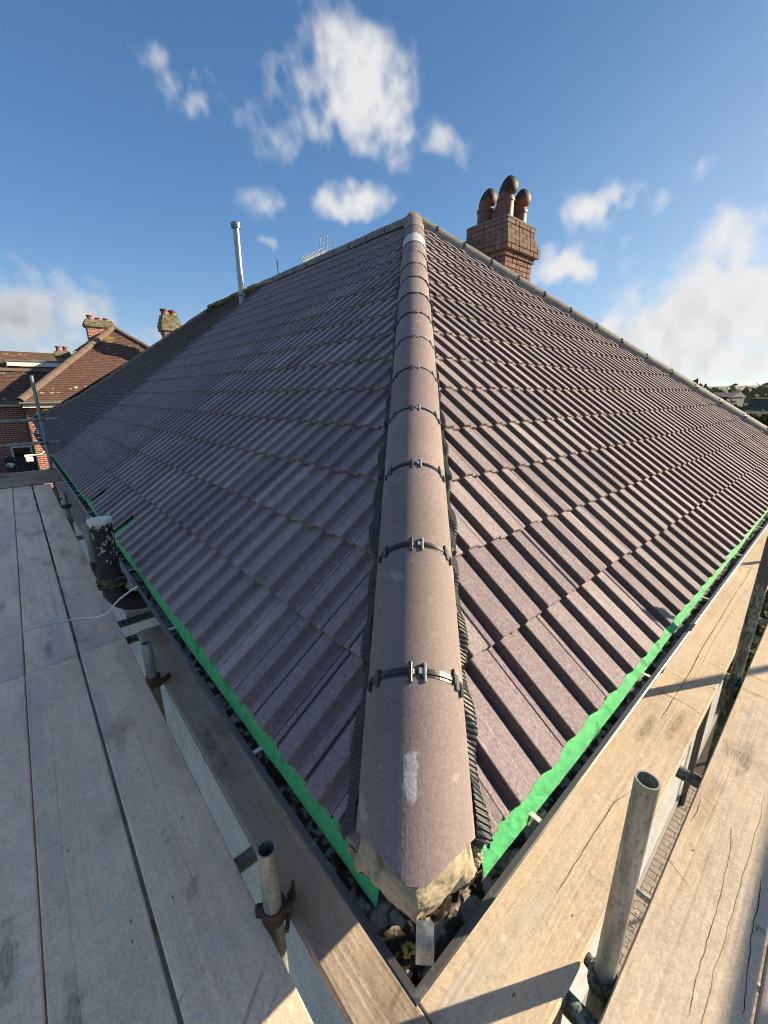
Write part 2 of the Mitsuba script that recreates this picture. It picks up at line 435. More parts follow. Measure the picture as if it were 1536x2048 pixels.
def brick_fn(a, b, mortar, var=.55):
    def fn(p, n, uv):
        h = dr.select(dr.abs(n.x) > dr.abs(n.y), p.y, p.x)
        row = dr.floor(p.z / .075)
        x = h / .225 + .5 * (row - 2 * dr.floor(row / 2))
        fx, fz = x - dr.floor(x), p.z / .075 - row
        m = dr.maximum(smoothstep(.05, .025, dr.minimum(fx, 1 - fx)), smoothstep(.14, .08, dr.minimum(fz, 1 - fz)))
        r = cell_rand(dr.floor(x), row, 3)
        c = mix(a, b, r) * (.8 + var * (noise(p.x * 40, p.y * 40, p.z * 40) - .35))
        return mix(c, mi.Color3f(mortar), m)
    return fn


M_REDBRICK = mat('red_brick', prin(brick_fn((.36, .115, .062), (.25, .075, .045), (.52, .47, .42)), .9, .15))
M_BRICKS = [mat(f'old_brick_{i}', bump(prin(lambda p, n, uv, t=t: mix(mi.Color3f(t), mi.Color3f(.185, .158, .132), smoothstep(3.15, 3.42, p.z + .25 * fbm(p.x * 9, p.y * 9, p.z * 9)) * .55) * (.7 + .55 * fbm(p.x * 38, p.y * 38, p.z * 38)), .9, .12),
                                       lambda p, n, uv: fbm(p.x * 60, p.y * 60, p.z * 60), .006)) for i, t in enumerate([(.200, .112, .092), (.245, .150, .125), (.150, .095, .083)])]
M_STACKMORTAR = mat('stack_mortar', prin(lambda p, n, uv: mi.Color3f(.17, .155, .13) * (.7 + .6 * fbm(p.x * 40, p.y * 40, p.z * 40)), .95, .1))
M_MOSSYSTONE = mat('mossy_stone', bump(prin(lambda p, n, uv: mix(mi.Color3f(.21, .18, .135), mi.Color3f(.12, .12, .04), smoothstep(.48, .66, fbm(p.x * 5, p.y * 5, p.z * 7)) * smoothstep(-.2, .6, n.z + .4)) * (.6 + .8 * noise(p.x * 22, p.y * 22, p.z * 22)), .95, .1),
                                       lambda p, n, uv: fbm(p.x * 14, p.y * 14, p.z * 14), .03, .004))
M_POT = mat('pot', prin(lambda p, n, uv: mi.Color3f(.135, .065, .055) * (.8 + .4 * fbm(p.x * 20, p.y * 20, p.z * 20)), .5, .4))
M_POTORANGE = mat('pot_orange', prin(lambda p, n, uv: mix(mi.Color3f(.19, .080, .050), mi.Color3f(.026, .026, .022), smoothstep(.02, .06, p.z - 4.02 + .10 * (fbm(p.x * 20, p.y * 20, p.z * 20) - .5))), .6, .3))
M_POTRED = mat('pot_red', prin((.24, .085, .06), .7, .3))


def plain_color(p, n, uv):
    h = dr.floor(p.y / .165)
    r = cell_rand(h, dr.floor(p.x / .079), 4)
    c = mix(mi.Color3f(.080, .072, .072), mi.Color3f(.120, .105, .100), r) * (.75 + .55 * fbm(p.x * 26, p.y * 26, p.z * 26))
    return mix(c, mi.Color3f(.055, .062, .030), smoothstep(.54, .68, fbm(p.x * 3, p.y * 3, p.z * 3)) * smoothstep(1.2, 3.2, p.z) * .8)


M_PLAIN = mat('plain_tile', prin(plain_color, .82, .25))
M_MOSS = mat('moss', prin(lambda p, n, uv: mix(mi.Color3f(.028, .034, .014), mi.Color3f(.12, .125, .035), fbm(p.x * 30, p.y * 30, p.z * 30)), .95, .1))


def redroof(p, n, uv):
    h = dr.select(dr.abs(n.x) > dr.abs(n.y), p.y, p.x)
    row = dr.floor(p.z / .062)
    x = h / .165 + .5 * (row - 2 * dr.floor(row / 2))
    c = mix(mi.Color3f(.140, .076, .062), mi.Color3f(.098, .060, .054), cell_rand(dr.floor(x), row, 8)) * (.75 + .5 * fbm(p.x * 9, p.y * 9, p.z * 9))
    c = mix(c, mi.Color3f(.10, .085, .065), smoothstep(.48, .62, fbm(p.x * 1.1, p.y * 1.1, p.z * 2)) * .6)
    li = smoothstep(.70, .74, fbm(p.x * 5.5, p.y * 5.5, p.z * 9 + 4)) * smoothstep(.45, .6, fbm(p.x * .9, p.y * .9, p.z * .9))
    c = mix(c, mi.Color3f(.55, .52, .42), li * .85)
    yl = smoothstep(.60, .68, fbm(p.x * 2.6, p.y * 2.6, p.z * 2.6 + 9)) * smoothstep(3.0, 3.9, p.z)
    return mix(c, mi.Color3f(.38, .26, .05), yl * .8)


M_REDROOF = mat('red_roof', prin(redroof, .88, .2))
M_REDRIDGE = mat('red_ridge', prin(lambda p, n, uv: mix(mi.Color3f(.165, .112, .085), mi.Color3f(.13, .11, .092), fbm(p.x * 6, p.y * 6, p.z * 6)), .85, .2))
M_TILEHUNG = mat('tile_hung', prin(lambda p, n, uv: mi.Color3f(.26, .17, .11) * (.75 + .35 * smoothstep(.15, .4, p.z * 8 - dr.floor(p.z * 8))), .9, .15))
M_FENCE = mat('fence_wood', prin(lambda p, n, uv: mi.Color3f(.055, .055, .058) * (.7 + .6 * noise(p.x * 3, p.y * 3, p.z * .6)), .9, .1))
M_GLASS = mat('window_glass', prin((.012, .015, .018), .08, .6))
M_BLOCK = [mat(f'block_{i}', prin(lambda p, n, uv, t=t: mi.Color3f(t) * (.75 + .5 * fbm(p.x * 30, p.y * 30, 1)), .9, .15)) for i, t in enumerate([(.285, .255, .228), (.27, .243, .218), (.30, .265, .235)])]
def paving_far(p, n, uv):
    ix = dr.floor((p.x - .62) / .1025)
    fx = (p.x - .62) / .1025 - ix
    yy = (p.y - .235) / .205 + .5 * (ix - 2 * dr.floor(ix / 2))
    fy = yy - dr.floor(yy)
    j = dr.maximum(smoothstep(.05, .03, dr.minimum(fx, 1 - fx)), smoothstep(.025, .015, dr.minimum(fy, 1 - fy)))
    c = mi.Color3f(.28, .25, .222) * (.8 + .3 * cell_rand(ix, dr.floor(yy), 3))
    return mix(c, mi.Color3f(.075, .068, .06), dr.select(p.y > -.79, 1., j))


M_SAND = mat('sand', prin(paving_far, .95, .1))
M_GRASS = mat('grass', prin(lambda p, n, uv: mix(mi.Color3f(.045, .060, .020), mi.Color3f(.10, .105, .045), fbm(p.x * .6, p.y * .6, 2)), .95, .1))
M_HILL = mat('hill', prin(lambda p, n, uv: mix(mi.Color3f(.07, .085, .06), mi.Color3f(.13, .13, .085), fbm(p.x * .01, p.y * .01, 2)), .95, .1))
M_LEAF = [mat(f'leaf_{i}', prin(lambda p, n, uv, t=t: mi.Color3f(t) * (.6 + .8 * noise(p.x * 3, p.y * 3, p.z * 3)), .8, .2)) for i, t in enumerate([(.045, .060, .025), (.065, .074, .036), (.085, .080, .050)])]
M_BARK = mat('bark', prin((.07, .055, .04), .95, .1))
M_SHED = mat('shed_cladding', prin((.045, .055, .06), .6, .3))
M_CABLE = mat('white_cable', prin((.70, .70, .67), .45, .4))


def svp_color(p, n, uv):
    f = fbm(p.x * 75, p.y * 75, p.z * 50)
    side = (p.x + .165) / .056
    top = smoothstep(.318, .338, p.z + .05 * (fbm(p.x * 60, p.y * 60, p.z * 40) - .5))
    flake = smoothstep(.64, .68, f + .07 * side + .08 * smoothstep(.15, .32, p.z)) * smoothstep(.02, .12, p.z)
    c = mix(mi.Color3f(.016, .016, .017), mi.Color3f(.42, .41, .38), flake * .8)
    return mix(c, mi.Color3f(.62, .61, .54), top)


M_SVP = mat('svp', bump(prin(svp_color, .55, .4), lambda p, n, uv: fbm(p.x * 75, p.y * 75, p.z * 50), .003))
M_SVPMOSS = mat('svp_moss', prin(lambda p, n, uv: mix(mi.Color3f(.02, .02, .018), mi.Color3f(.14, .13, .07), smoothstep(.45, .6, fbm(p.x * 40, p.y * 40, p.z * 160))), .9, .1))

# ------------------------------------------------------------------ ground, hills
GZ = -5.2
g = np.linspace(-1, 1, 61)
gx, gy = np.meshgrid(g, g)
s_ = np.sign(gx) * np.abs(gx) ** 4 * 9000, np.sign(gy) * np.abs(gy) ** 4 * 9000
gv = np.stack([s_[0].ravel(), s_[1].ravel(), np.full(gx.size, GZ - .03)], 1)
gq = [[r * 61 + c, r * 61 + c + 1, (r + 1) * 61 + c + 1, (r + 1) * 61 + c] for r in range(60) for c in range(60)]
put('ground', tm(gv, quads(gq)), M_GRASS, kind='structure')
ha = np.radians(np.linspace(-40, 140, 181))
hv, hq = [], []
for i, a in enumerate(ha):
    hgt = 38 + 46 * meshkit.fbm(np.array([[math.degrees(a) * .13, 3.3, 0]]), 4, 2)[0]
    for r, h in ((3600, 0), (4300, hgt * .75), (5000, hgt), (6500, hgt * .2)):
        hv.append([r * math.cos(a), r * math.sin(a), GZ - .2 + h])
for i in range(180):
    for k in range(3):
        hq.append([i * 4 + k, i * 4 + k + 1, i * 4 + k + 5, i * 4 + k + 4])
put('hills', tm(hv, quads(hq)), M_HILL, smooth=True, kind='structure')

# ------------------------------------------------------------------ the house being re-roofed
W = 8.883                   # width along the sunny eave
VERGE = 8.80
house = thing('house', 'house with new ribbed purple brown roof tiles, hip end pointing at the scaffold corner', 'house')
roof = 'house__roof'
NL = np.array([-SINP, 0, COSP])
NR = np.array([0, -SINP, COSP])


def left_pt(x_s, y, n=0.):      # x_s: distance up the slope
    return np.stack([x_s * COSP - n * SINP, y + 0 * x_s, x_s * SINP + n * COSP], -1)


# underlay membrane under all the tiles, with a wavy lip hanging into the gutters
H0 = W / 2


def membrane():
    ms = []
    off = -.012
    for side in (0, 1):
        N = 420
        L = np.linspace(-.02, 9.3 if side == 0 else 9.2, N)
        rows = []
        for k in range(6):
            if k == 0:
                w = meshkit.fbm(np.stack([L * 2.2, L * 0 + side * 9, L * 0], 1), 3, 4)
                n2 = meshkit.fbm(np.stack([L * 9, L * 0 + side * 9, L * 0], 1), 2, 6)
                tp_ = 1 - .45 * np.clip(L / 4.5, 0, 1)
                x = (-.026 - .010 * w - .003 * n2) * tp_
                z = (-.046 - .014 * w + .003 * n2) * tp_
            elif k == 1:
                w = meshkit.fbm(np.stack([L * 5.2, L * 0 + side * 9, L * 0], 1), 3, 9)
                x = -.014 - .004 * w
                z = x * TANP - .010 + .006 * (w - .5)
            else:
                x = np.array([.0, .02, .10, .14][k - 2]) + 0 * L
                z = x * TANP + (.004 if k < 4 else off) + .003 * np.sin(L * 40)
            rows.append(np.stack([x, L, z] if side == 0 else [L, x, z], 1))
        v = np.vstack(rows)
        q = [[k * N + i, k * N + i + 1, (k + 1) * N + i + 1, (k + 1) * N + i] for k in range(5) for i in range(N - 1)]
        q = np.array(q)
        m = tm(v, quads(q if side == 1 else q[:, ::-1]))
        # stop at the hip
        m = cutaway(m, [0.0, .105, 0], [-.5, 1, 0]) if side == 0 else cutaway(m, [.215, 0, 0], [1, -.5, 0])
        ms.append(m)
    ap, o = (H0, H0), off
    def P(x, y, z):
        return [x, y, z + o]
    v = [P(.13, .13, .13 * TANP), P(.12, VERGE, .12 * TANP), P(H0, VERGE, H0 * TANP), P(H0, H0, H0 * TANP), P(W - .12, .12, .12 * TANP), P(W, VERGE, 0), P(W, 0, 0)]
    f = [[0, 3, 1], [1, 3, 2], [0, 4, 3], [3, 6, 5], [3, 5, 2]]
    ms.append(tm(v, f))
    return cat(ms)


put('underlay', membrane(), M_FELT, roof, smooth=True, label='bright green roofing membrane showing as a strip below the tile edges')

# tile profile across one tile


def prof_h(u):
    """height of the ribbed surface at u, with the joint at u=0"""
    u = np.asarray(u, float) % TW
    h = np.zeros_like(u)
    for r in ribs:
        h = np.maximum(h, np.clip(np.minimum((u - r) / .008, (r + .085 - u) / .013), 0, 1) * RH)
    return h


us = [.001, .004]
for r in ribs:
    us += [r - .017, r - .013, r - .003, r + .001, r + .0075, r + .011, r + .068, r + .072, r + .082, r + .086]
us += [TW - .0012]
us = np.array(us)
hs = prof_h(us).copy()
for r in ribs:                # rounded arrises
    for o_, h_ in ((-.017, 0), (-.013, -.005), (-.003, -.006), (.001, .001), (.0075, RH - .002), (.011, RH), (.068, RH), (.072, RH - .003), (.082, .003), (.086, 0)):
        hs[np.isclose(us, r + o_)] = h_
hs[0] -= .0025


def tile_mesh(length, seed):
    r = np.random.default_rng(seed)
    n = len(us)
    rows = []
    chip = r.normal(0, .0012, n)
    for s, dz in ((0.0, 0.0), (.0, TH - .004), (.004, TH), (length, TH * (1 - length / GA))):
        rows.append(np.stack([us, np.full(n, s) + (chip if s < .01 else 0), hs + dz - (.004 if dz == 0 and s == 0 else 0)], 1))
    v = np.vstack(rows)
    q = [[k * n + i, k * n + i + 1, (k + 1) * n + i + 1, (k + 1) * n + i] for k in range(3) for i in range(n - 1)]
    q += [[0, n, 2 * n, 0 + 2 * n]]
    q = np.array(q)
    f = list(quads(q[:-1]))
    # side flange on both ends so the joint has depth
    b = len(v)
    v = np.vstack([v, [[us[0], 0, -.004], [us[0], length, -.012], [us[-1], 0, -.004], [us[-1], length, -.012]]])
    f += [[b, 2 * n, b + 1], [2 * n, 3 * n, b + 1], [b + 2, b + 3, 2 * n + n - 1], [b + 3, 3 * n + n - 1, 2 * n + n - 1]]
    return tm(v, np.array(f))


VARS = [tile_mesh(GA + .03, 50 + i) for i in range(5)]
EAVEV = [tile_mesh(GA + .03, 70 + i) for i in range(3)]
PLY = {}
NOTCH = [(4.33, 4.52), (3.06, 3.25)]


def proj_px(P):
    q = (np.asarray(P) - CAM)
    z = q @ FWD
    return 409 * np.array([q @ RGT, -(q @ np.cross(RGT, FWD))]) / z, z


tiles = []          # (distance, matrix, variant, mesh or None)
for side in (0, 1):
    ncrs = int(H0 / COSP / GA) + 1
    for k in range(ncrs):
        s0 = k * GA
        x0 = s0 * COSP
        if x0 > H0 - .05:
            break
        hi = VERGE if side == 0 else W
        for j in range(-2, 34):
            a = (U0L if side == 0 else U0R) + (j - 3) * TW
            lo_u, hi_u = a, a + TW
            x1 = x0
            if side == 0 and (hi_u < x1 or lo_u > VERGE):
                continue
            if side == 1 and (hi_u < x1 or lo_u > W - x1):
                continue
            jz, js, jr = rng.normal(0, .0016), rng.normal(0, .003), rng.normal(0, .0022)
            M = np.eye(4)
            S = np.array([COSP, 0, SINP]) if side == 0 else np.array([0, COSP, SINP])
            U = np.array([0, -1., 0]) if side == 0 else np.array([1., 0, 0])
            Nn = NL if side == 0 else NR
            U2 = U + jr * S
            S2 = S - jr * U
            M[:3, 0], M[:3, 1], M[:3, 2] = U2, S2, Nn
            org = S * (s0 + js) + Nn * jz + (np.array([0, hi_u, 0]) if side == 0 else np.array([lo_u, 0, 0]))
            M[:3, 3] = org
            var = int(rng.integers(5))
            base = VARS[var]
            cen = M[:3, :3] @ [TW / 2, GA / 2, .02] + org
            cutm = None
            need = []
            gap = .055
            xs = x0 + (GA + .03) * COSP
            if side == 0:
                if lo_u - xs < gap + .02:
                    need.append(([gap / 2, -gap / 2, 0], [-1, 1, 0]))
                    need[-1] = ([0, gap * 1.2, 0], [-1, 1, 0])
                if hi_u > VERGE:
                    need.append(([0, VERGE, 0], [0, -1, 0]))
            else:
                if lo_u - xs < gap + .02:
                    need.append(([gap * 1.2, 0, 0], [1, -1, 0]))
                if hi_u + xs > W - gap - .02:
                    need.append(([W - gap * 1.2, 0, 0], [-1, -1, 0]))
            notch = side == 0 and k == 0 and any(lo_u < b_ and hi_u > a_ for a_, b_ in NOTCH)
            if need or notch:
                cutm = xf(base, M)
                for o_, n_ in need:
                    if len(cutm.faces):
                        cutm = cutaway(cutm, np.array(o_, float), np.array(n_, float) / np.linalg.norm(n_))
                if notch and len(cutm.faces):
                    parts_ = []
                    for a_, b_ in NOTCH:
                        if lo_u < b_ and hi_u > a_:
                            parts_ = [cutaway(cutm, [0, a_, 0], [0, -1, 0]), cutaway(cutm, [0, b_, 0], [0, 1, 0]),
                                      cutaway(cutaway(cutaway(cutm, [0, a_, 0], [0, 1, 0]), [0, b_, 0], [0, -1, 0]), [.13, 0, 0], [1, 0, 0])]
                    cutm = cat([q_ for q_ in parts_ if len(q_.faces)])
                if not len(cutm.faces) or cutm.area < .004:
                    continue
            tiles.append((np.linalg.norm(cen - CAM), M, var, cutm))
tiles.sort(key=lambda t_: t_[0])
rest = []
for i, (d_, M, var, cutm) in enumerate(tiles):
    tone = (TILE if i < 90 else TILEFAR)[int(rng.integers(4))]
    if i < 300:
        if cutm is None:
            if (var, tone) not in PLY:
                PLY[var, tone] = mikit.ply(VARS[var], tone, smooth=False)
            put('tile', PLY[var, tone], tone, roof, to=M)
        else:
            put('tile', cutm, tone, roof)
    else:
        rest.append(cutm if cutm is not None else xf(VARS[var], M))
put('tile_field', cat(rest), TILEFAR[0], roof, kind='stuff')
rs = .03
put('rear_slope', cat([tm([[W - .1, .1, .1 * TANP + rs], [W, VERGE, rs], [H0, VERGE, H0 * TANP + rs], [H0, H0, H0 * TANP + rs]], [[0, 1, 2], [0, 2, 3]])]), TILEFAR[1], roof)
# pale lead-coloured edge strip along the far verge
vs = np.linspace(0, H0 / COSP, 60)
vp = [left_pt(vs, np.full(60, VERGE - .01), -.02), left_pt(vs, np.full(60, VERGE - .01), .056 + 0 * vs), left_pt(vs, np.full(60, VERGE + .035), .056 + 0 * vs), left_pt(vs, np.full(60, VERGE + .035), -.02)]
v = np.vstack(vp)
q = np.array([[k * 60 + i, k * 60 + i + 1, (k + 1) * 60 + i + 1, (k + 1) * 60 + i] for k in range(3) for i in range(59)])
put('verge_strip', tm(v, quads(q[:, ::-1])), mat('verge', prin((.16, .16, .165), .6, .3)), roof)

# ------------------------------------------------------------------ hips and ridge
LH = math.sqrt(2 + TANP ** 2)
AH = np.array([1, 1, TANP]) / LH
UH = np.array([1, -1, 0]) / math.sqrt(2)
WH = np.cross(UH, AH) * -1
if WH[2] < 0:
    WH = -WH
HR = .136


def half_round(L, r=HR, th=.014, a0=-8, a1=188, n=26, flare=0.):
    """half round tile along +y from 0 to L, crown up, centre line at z=0"""
    ang = np.radians(np.linspace(a0, a1, n))
    rows = []
    for y, rr in ((0, r), (.004, r + .003), (L - .004, r + .003), (L, r)):
        rows.append(np.stack([rr * np.cos(ang), np.full(n, y), rr * np.sin(ang)], 1))
    inner = [np.stack([(r - th) * np.cos(ang), np.full(n, y), (r - th) * np.sin(ang)], 1) for y in (L, 0)]
    rows += inner
    v = np.vstack(rows)
    R = len(rows)
    q = [[k * n + i, k * n + i + 1, ((k + 1) % R) * n + i + 1, ((k + 1) % R) * n + i] for k in range(R) for i in range(n - 1)]
    f = quads(np.array(q)[:, ::-1])
    return tm(v, f)


def place(org, x, y, z):
    M = np.eye(4)
    M[:3, 0], M[:3, 1], M[:3, 2], M[:3, 3] = x, y, z, org
    return M


def hip_run(origin, a, u, w, count, s0, sp, mats, hh, cut_first=None, clip_from=0, big=True):
    """half round tiles with their unions and clips; origin on the plane crossing line"""
    drop = hh * w[2] - HR
    joints = []
    for i in range(count):
        s = s0 + i * sp
        org = np.asarray(origin) + a * s + w * (drop + rng.normal(0, .0015)) + u * rng.normal(0, .0015)
        tilt = rng.normal(0, .003)
        M = place(org, u + a * tilt, a - u * tilt, w)
        m = xf(HALF, M)
        mm = mats(i)
        if cut_first is not None and i == 0:
            for o_, n_ in cut_first:
                m = cutaway(m, o_, n_)
        put('hip_tile', m, mm, roof, smooth=38)
        if i > 0:
            joints.append(np.asarray(origin) + a * (s - .004) + w * drop)
    for i, o in enumerate(joints):
        if i >= clip_from:
            fit_clip(o, a, u, w, big)


HALF = half_round(.444, n=56)


def arc_band(r0, r1, y0, y1, a0, a1, n=24):
    ang = np.radians(np.linspace(a0, a1, n))
    rows = [np.stack([r * np.cos(ang), np.full(n, y), r * np.sin(ang)], 1) for r, y in ((r0, y0), (r1, y0), (r1, y1), (r0, y1))]
    v = np.vstack(rows)
    q = [[k * n + i, k * n + i + 1, ((k + 1) % 4) * n + i + 1, ((k + 1) % 4) * n + i] for k in range(4) for i in range(n - 1)]
    return tm(v, quads(np.array(q)[:, ::-1]))


def tab(angle, y0, y1, w0, h, lift=.0):
    """small plate standing on the crown at an angle, local x tangent, y along the hip, z outwards"""
    a = math.radians(angle)
    b = bevel_box(-w0 / 2, w0 / 2, y0, y1, lift, lift + h, .0015)
    x, z = np.array([math.sin(a), 0, -math.cos(a)]), np.array([math.cos(a), 0, math.sin(a)])
    return xf(b, place(z * HR, x, [0, 1, 0], z))


def clip_parts():
    dark = [arc_band(HR - .008, HR + .0045, -.012, .012, 20, 160)]
    dark += [tab(96, -.030, .028, .010, .009), tab(96, -.008, .010, .020, .006), tab(85, -.020, .020, .020, .004),
             tab(137, -.026, .020, .014, .011), tab(144, -.012, .010, .016, .008), tab(151, -.030, -.004, .008, .012),
             tab(43, -.012, .030, .006, .012), tab(30, -.036, -.002, .009, .012), tab(22, -.020, .008, .012, .008)]
    dark += [arc_band(HR - .004, HR + .008, -.004, .004, 100, 134), arc_band(HR - .004, HR + .008, -.004, .004, 46, 78)]
    pale = [tab(80, -.027, .028, .0065, .010), tab(84, -.006, .012, .015, .007), tab(80, -.014, .014, .012, .005)]
    side = [tab(37, -.024, .020, .016, .010), tab(34, -.018, .012, .020, .006)]
    return cat(dark), cat(pale), cat(side)


CLIP = clip_parts()
CLIPPLY = [mikit.ply(CLIP[0], M_BLACK), mikit.ply(CLIP[1], mat('clip_grey', prin((.30, .31, .30), .45, .4))), mikit.ply(CLIP[2], mat('clip_side', prin((.085, .10, .10), .35, .5)))]


def fit_clip(o, a, u, w, big=True):
    M = place(o, u, a, w)
    put('hip_clip', CLIPPLY[0], None, roof, to=M)
    if big:
        put('clip_plate', CLIPPLY[1], None, roof, to=M)
        put('clip_lug', CLIPPLY[2], None, roof, to=M)


NHIP = 16
STIP, KV = .030, .80
hip_run([0, 0, 0], AH, UH, WH, NHIP, .022, .4523, lambda i: M_HIPPALE if i == 12 else M_HIPS[0 if i == 0 else int(rng.integers(4))], .1206,
        cut_first=[(STIP * AH, AH + KV * UH), (STIP * AH, AH - KV * UH), ((STIP + .014) * AH, AH)])
A2 = np.array([-1, 1, TANP]) / LH
U2 = np.array([-1, -1, 0]) / math.sqrt(2)
W2 = np.cross(U2, A2)
W2 = W2 if W2[2] > 0 else -W2
hip_run([W, 0, 0], A2, -U2 * -1, W2, NHIP, .022, .4523, lambda i: M_RIDGE, .1206, big=False)
AR, UR, WR = np.array([0, 1., 0]), np.array([1., 0, 0]), np.array([0, 0, 1.])
RZ = H0 * TANP
for i in range(11):
    y = H0 + .05 + i * .4523
    L_ = min(.444, VERGE + .15 - y)
    if L_ < .1:
        break
    put('ridge_tile', xf(half_round(L_, .125), place([H0, y, RZ + .095 - .125 + rng.normal(0, .003)], [1, 0, 0], [0, 1, 0], [0, 0, 1])), M_RIDGE, roof, smooth=38)
    put('ridge_union', xf(arc_band(HR - .008, HR + .006, -.010, .010, 10, 170), place([H0, y - .004, RZ + .084 - HR], [1, 0, 0], [0, 1, 0], [0, 0, 1])), M_BLACK, roof)
capm = blob(.148, 3, 3, .05, .9)
put('apex_cap', moved(capm, [H0 + .01, H0 + .02, RZ + .115 - HR + .006]), M_RIDGE, roof, smooth=True)

# mortar bedding under the lowest hip tile


def bedding():
    ang = np.radians(np.linspace(-6, 186, 64))
    r = HR - .010
    drop = .1206 * WH[2] - HR
    front, low = [], []
    for t_ in ang:
        c = UH * (r * math.cos(t_)) + WH * (drop + r * math.sin(t_)) + AH * (STIP + .005 + KV * abs(r * math.cos(t_)))
        front.append(c)
        out = np.array([-1., -1, 0]) / math.sqrt(2) + .55 * UH * math.cos(t_)
        q = c + out * (.004 + .026 * abs(math.cos(t_)))
        q[2] = max(c[2] - .054 - .022 * math.sin(t_), -.062)
        low.append(q)
    front, low = np.array(front), np.array(low)
    rows = [front + AH * .05, front]
    K = 12
    for k in range(1, K + 1):
        f_ = k / K
        p = front * (1 - f_) + low * f_
        bul = .014 * math.sin(f_ * math.pi)
        p[:, :2] -= bul * .7 + .022 * (meshkit.fbm(p * 34, 4, 3)[:, None] - .5)
        p[:, 2] += .016 * (meshkit.fbm(p * 50 + 9, 3, 5) - .5) * f_
        rows.append(p)
    rows.append(low + np.array([.05, .05, .0]))
    n = 64
    v = np.vstack(rows)
    q = np.array([[k * n + i, k * n + i + 1, (k + 1) * n + i + 1, (k + 1) * n + i] for k in range(len(rows) - 1) for i in range(n - 1)])
    return tm(v, quads(q))


put('mortar_bedding', bedding(), M_MORTAR, roof, smooth=50, label='tan mortar bedding under the end of the lowest hip tile')
# flat galvanised hip iron curling out below the mortar
t_ = np.linspace(0, 1, 14)
ppx = np.stack([-.000 - .026 * t_ - .012 * np.sin(t_ * 3.1), .014 + .010 * np.sin(t_ * 3) - .072 * t_], 1)
iron = []
for s_w in (-.017, .017):
    for th in (0, .003):
        iron.append(np.stack([ppx[:, 0] + th, np.full(14, s_w), ppx[:, 1]], 1))
v = np.vstack([iron[0], iron[1], iron[3], iron[2]])
q = np.array([[k * 14 + i, k * 14 + i + 1, ((k + 1) % 4) * 14 + i + 1, ((k + 1) % 4) * 14 + i] for k in range(4) for i in range(13)])
D1 = np.array([1, 1, 0]) / math.sqrt(2)
put('hip_iron', xf(tm(v, quads(q)), place(D1 * -.042 + UH * .016 + [0, 0, .056], D1, UH, [0, 0, 1])), M_STEEL, roof, label='short galvanised hip iron strap at the foot of the hip')

# pleated black flashing along both sides of the near hip


def flashing(side):
    Lr = np.arange(.165, 6.95, .0034)
    n = len(Lr)
    plan = Lr / LH
    wob = meshkit.fbm(np.stack([Lr * 3.3, Lr * 0 + side * 5, Lr * 0], 1), 3, 8)
    wid = .030 + .036 * np.clip(wob - .30, 0, 1) - .022 * np.clip((Lr - 1.2) / 1.5, 0, 1)
    pleat = .0022 * np.sign(np.sin(Lr * 2 * np.pi / .0136)) * np.clip(.5 + 2 * np.abs(np.sin(Lr * 2 * np.pi / .0136)), 0, 1)
    rows = []
    for k, f_ in enumerate((0, .25, .5, .75, 1.)):
        lat = (.118 + wid * f_) / math.sqrt(2)
        x, y = (plan + lat, plan - lat) if side == 1 else (plan - lat, plan + lat)
        up, al = (y / COSP, x) if side == 1 else (x / COSP, y)
        ph = prof_h(al - U0R) if side == 1 else prof_h(TW - (al - U0L))
        ker = np.ones(15) / 15
        ph = np.convolve(np.pad(ph, 7, 'edge'), ker, 'valid')
        hn = ph * .9 + TH * (1 - (up / GA) % 1) + .009 + pleat + .010 * (1 - f_) + (.004 if k < 4 else 0)
        p = np.stack([x, y, (y if side == 1 else x) * TANP], 1) + hn[:, None] * (NR if side == 1 else NL)
        rows.append(p)
    v = np.vstack(rows)
    q = np.array([[k * n + i, k * n + i + 1, (k + 1) * n + i + 1, (k + 1) * n + i] for k in range(4) for i in range(n - 1)])
    return tm(v, quads(q if side == 0 else q[:, ::-1]))


for sd in (0, 1):
    put('pleated_flashing', flashing(sd), M_ROLL, roof)
sv = np.array([p for p in [[.055, -.055]]])
crumbs = [moved(blob(rng.uniform(.004, .011), i, 2, .6), UH * sgn * rng.uniform(.118, .150) + AH * rng.uniform(.10, .185) + WH * rng.uniform(-.075, -.040)) for i in range(80) for sgn in (-1, 1)]
put('mortar_crumbs', cat(crumbs), M_MORTAR, roof, kind='stuff')

# ------------------------------------------------------------------ walls, fascia, gutters of the house
put('wall', box(.26, W - .26, .26, VERGE, GZ - .1, -.16), M_PEBBLE, house, label='white pebbledash wall under the eaves')
fas = mat('fascia', prin((.13, .03, .022), .6, .3))
put('plinth', cat([box(.235, W, .235, .259, GZ - .1, GZ + .14), box(.235, .259, .26, VERGE, GZ - .1, GZ + .14)]), mat('plinth_paint', prin((.30, .29, .28), .8, .2)), house)
put('fascia', cat([box(.034, .055, .034, VERGE, -.17, -.022), box(.055, W - .03, .034, .055, -.17, -.022), box(W - .055, W - .034, .055, VERGE, -.17, -.022)]), fas, house)
put('soffit', cat([box(.055, .262, .055, VERGE, -.175, -.16), box(.262, W - .055, .055, .262, -.175, -.16)]), M_WHITE, house)
# gutter profile: o = distance out from the fascia line, z
GP = [(.032, -.034), (.030, -.092), (.010, -.118), (-.022, -.122), (-.046, -.106), (-.058, -.074), (-.0605, -.046), (-.074, -.046), (-.076, -.041), (-.072, -.038), (-.0585, -.038), (-.057, -.070),
      (-.044, -.102), (-.021, -.118), (.009, -.114), (.027, -.090), (.029, -.034)]
gl = extrude(GP, 1, lambda p: p[0], VERGE + .25)
gr = extrude(GP, 0, lambda p: p[0], W - .03)
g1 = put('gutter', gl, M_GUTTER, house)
g2 = put('gutter', tm(gr.vertices, gr.faces[:, ::-1]), M_GUTTER, house)
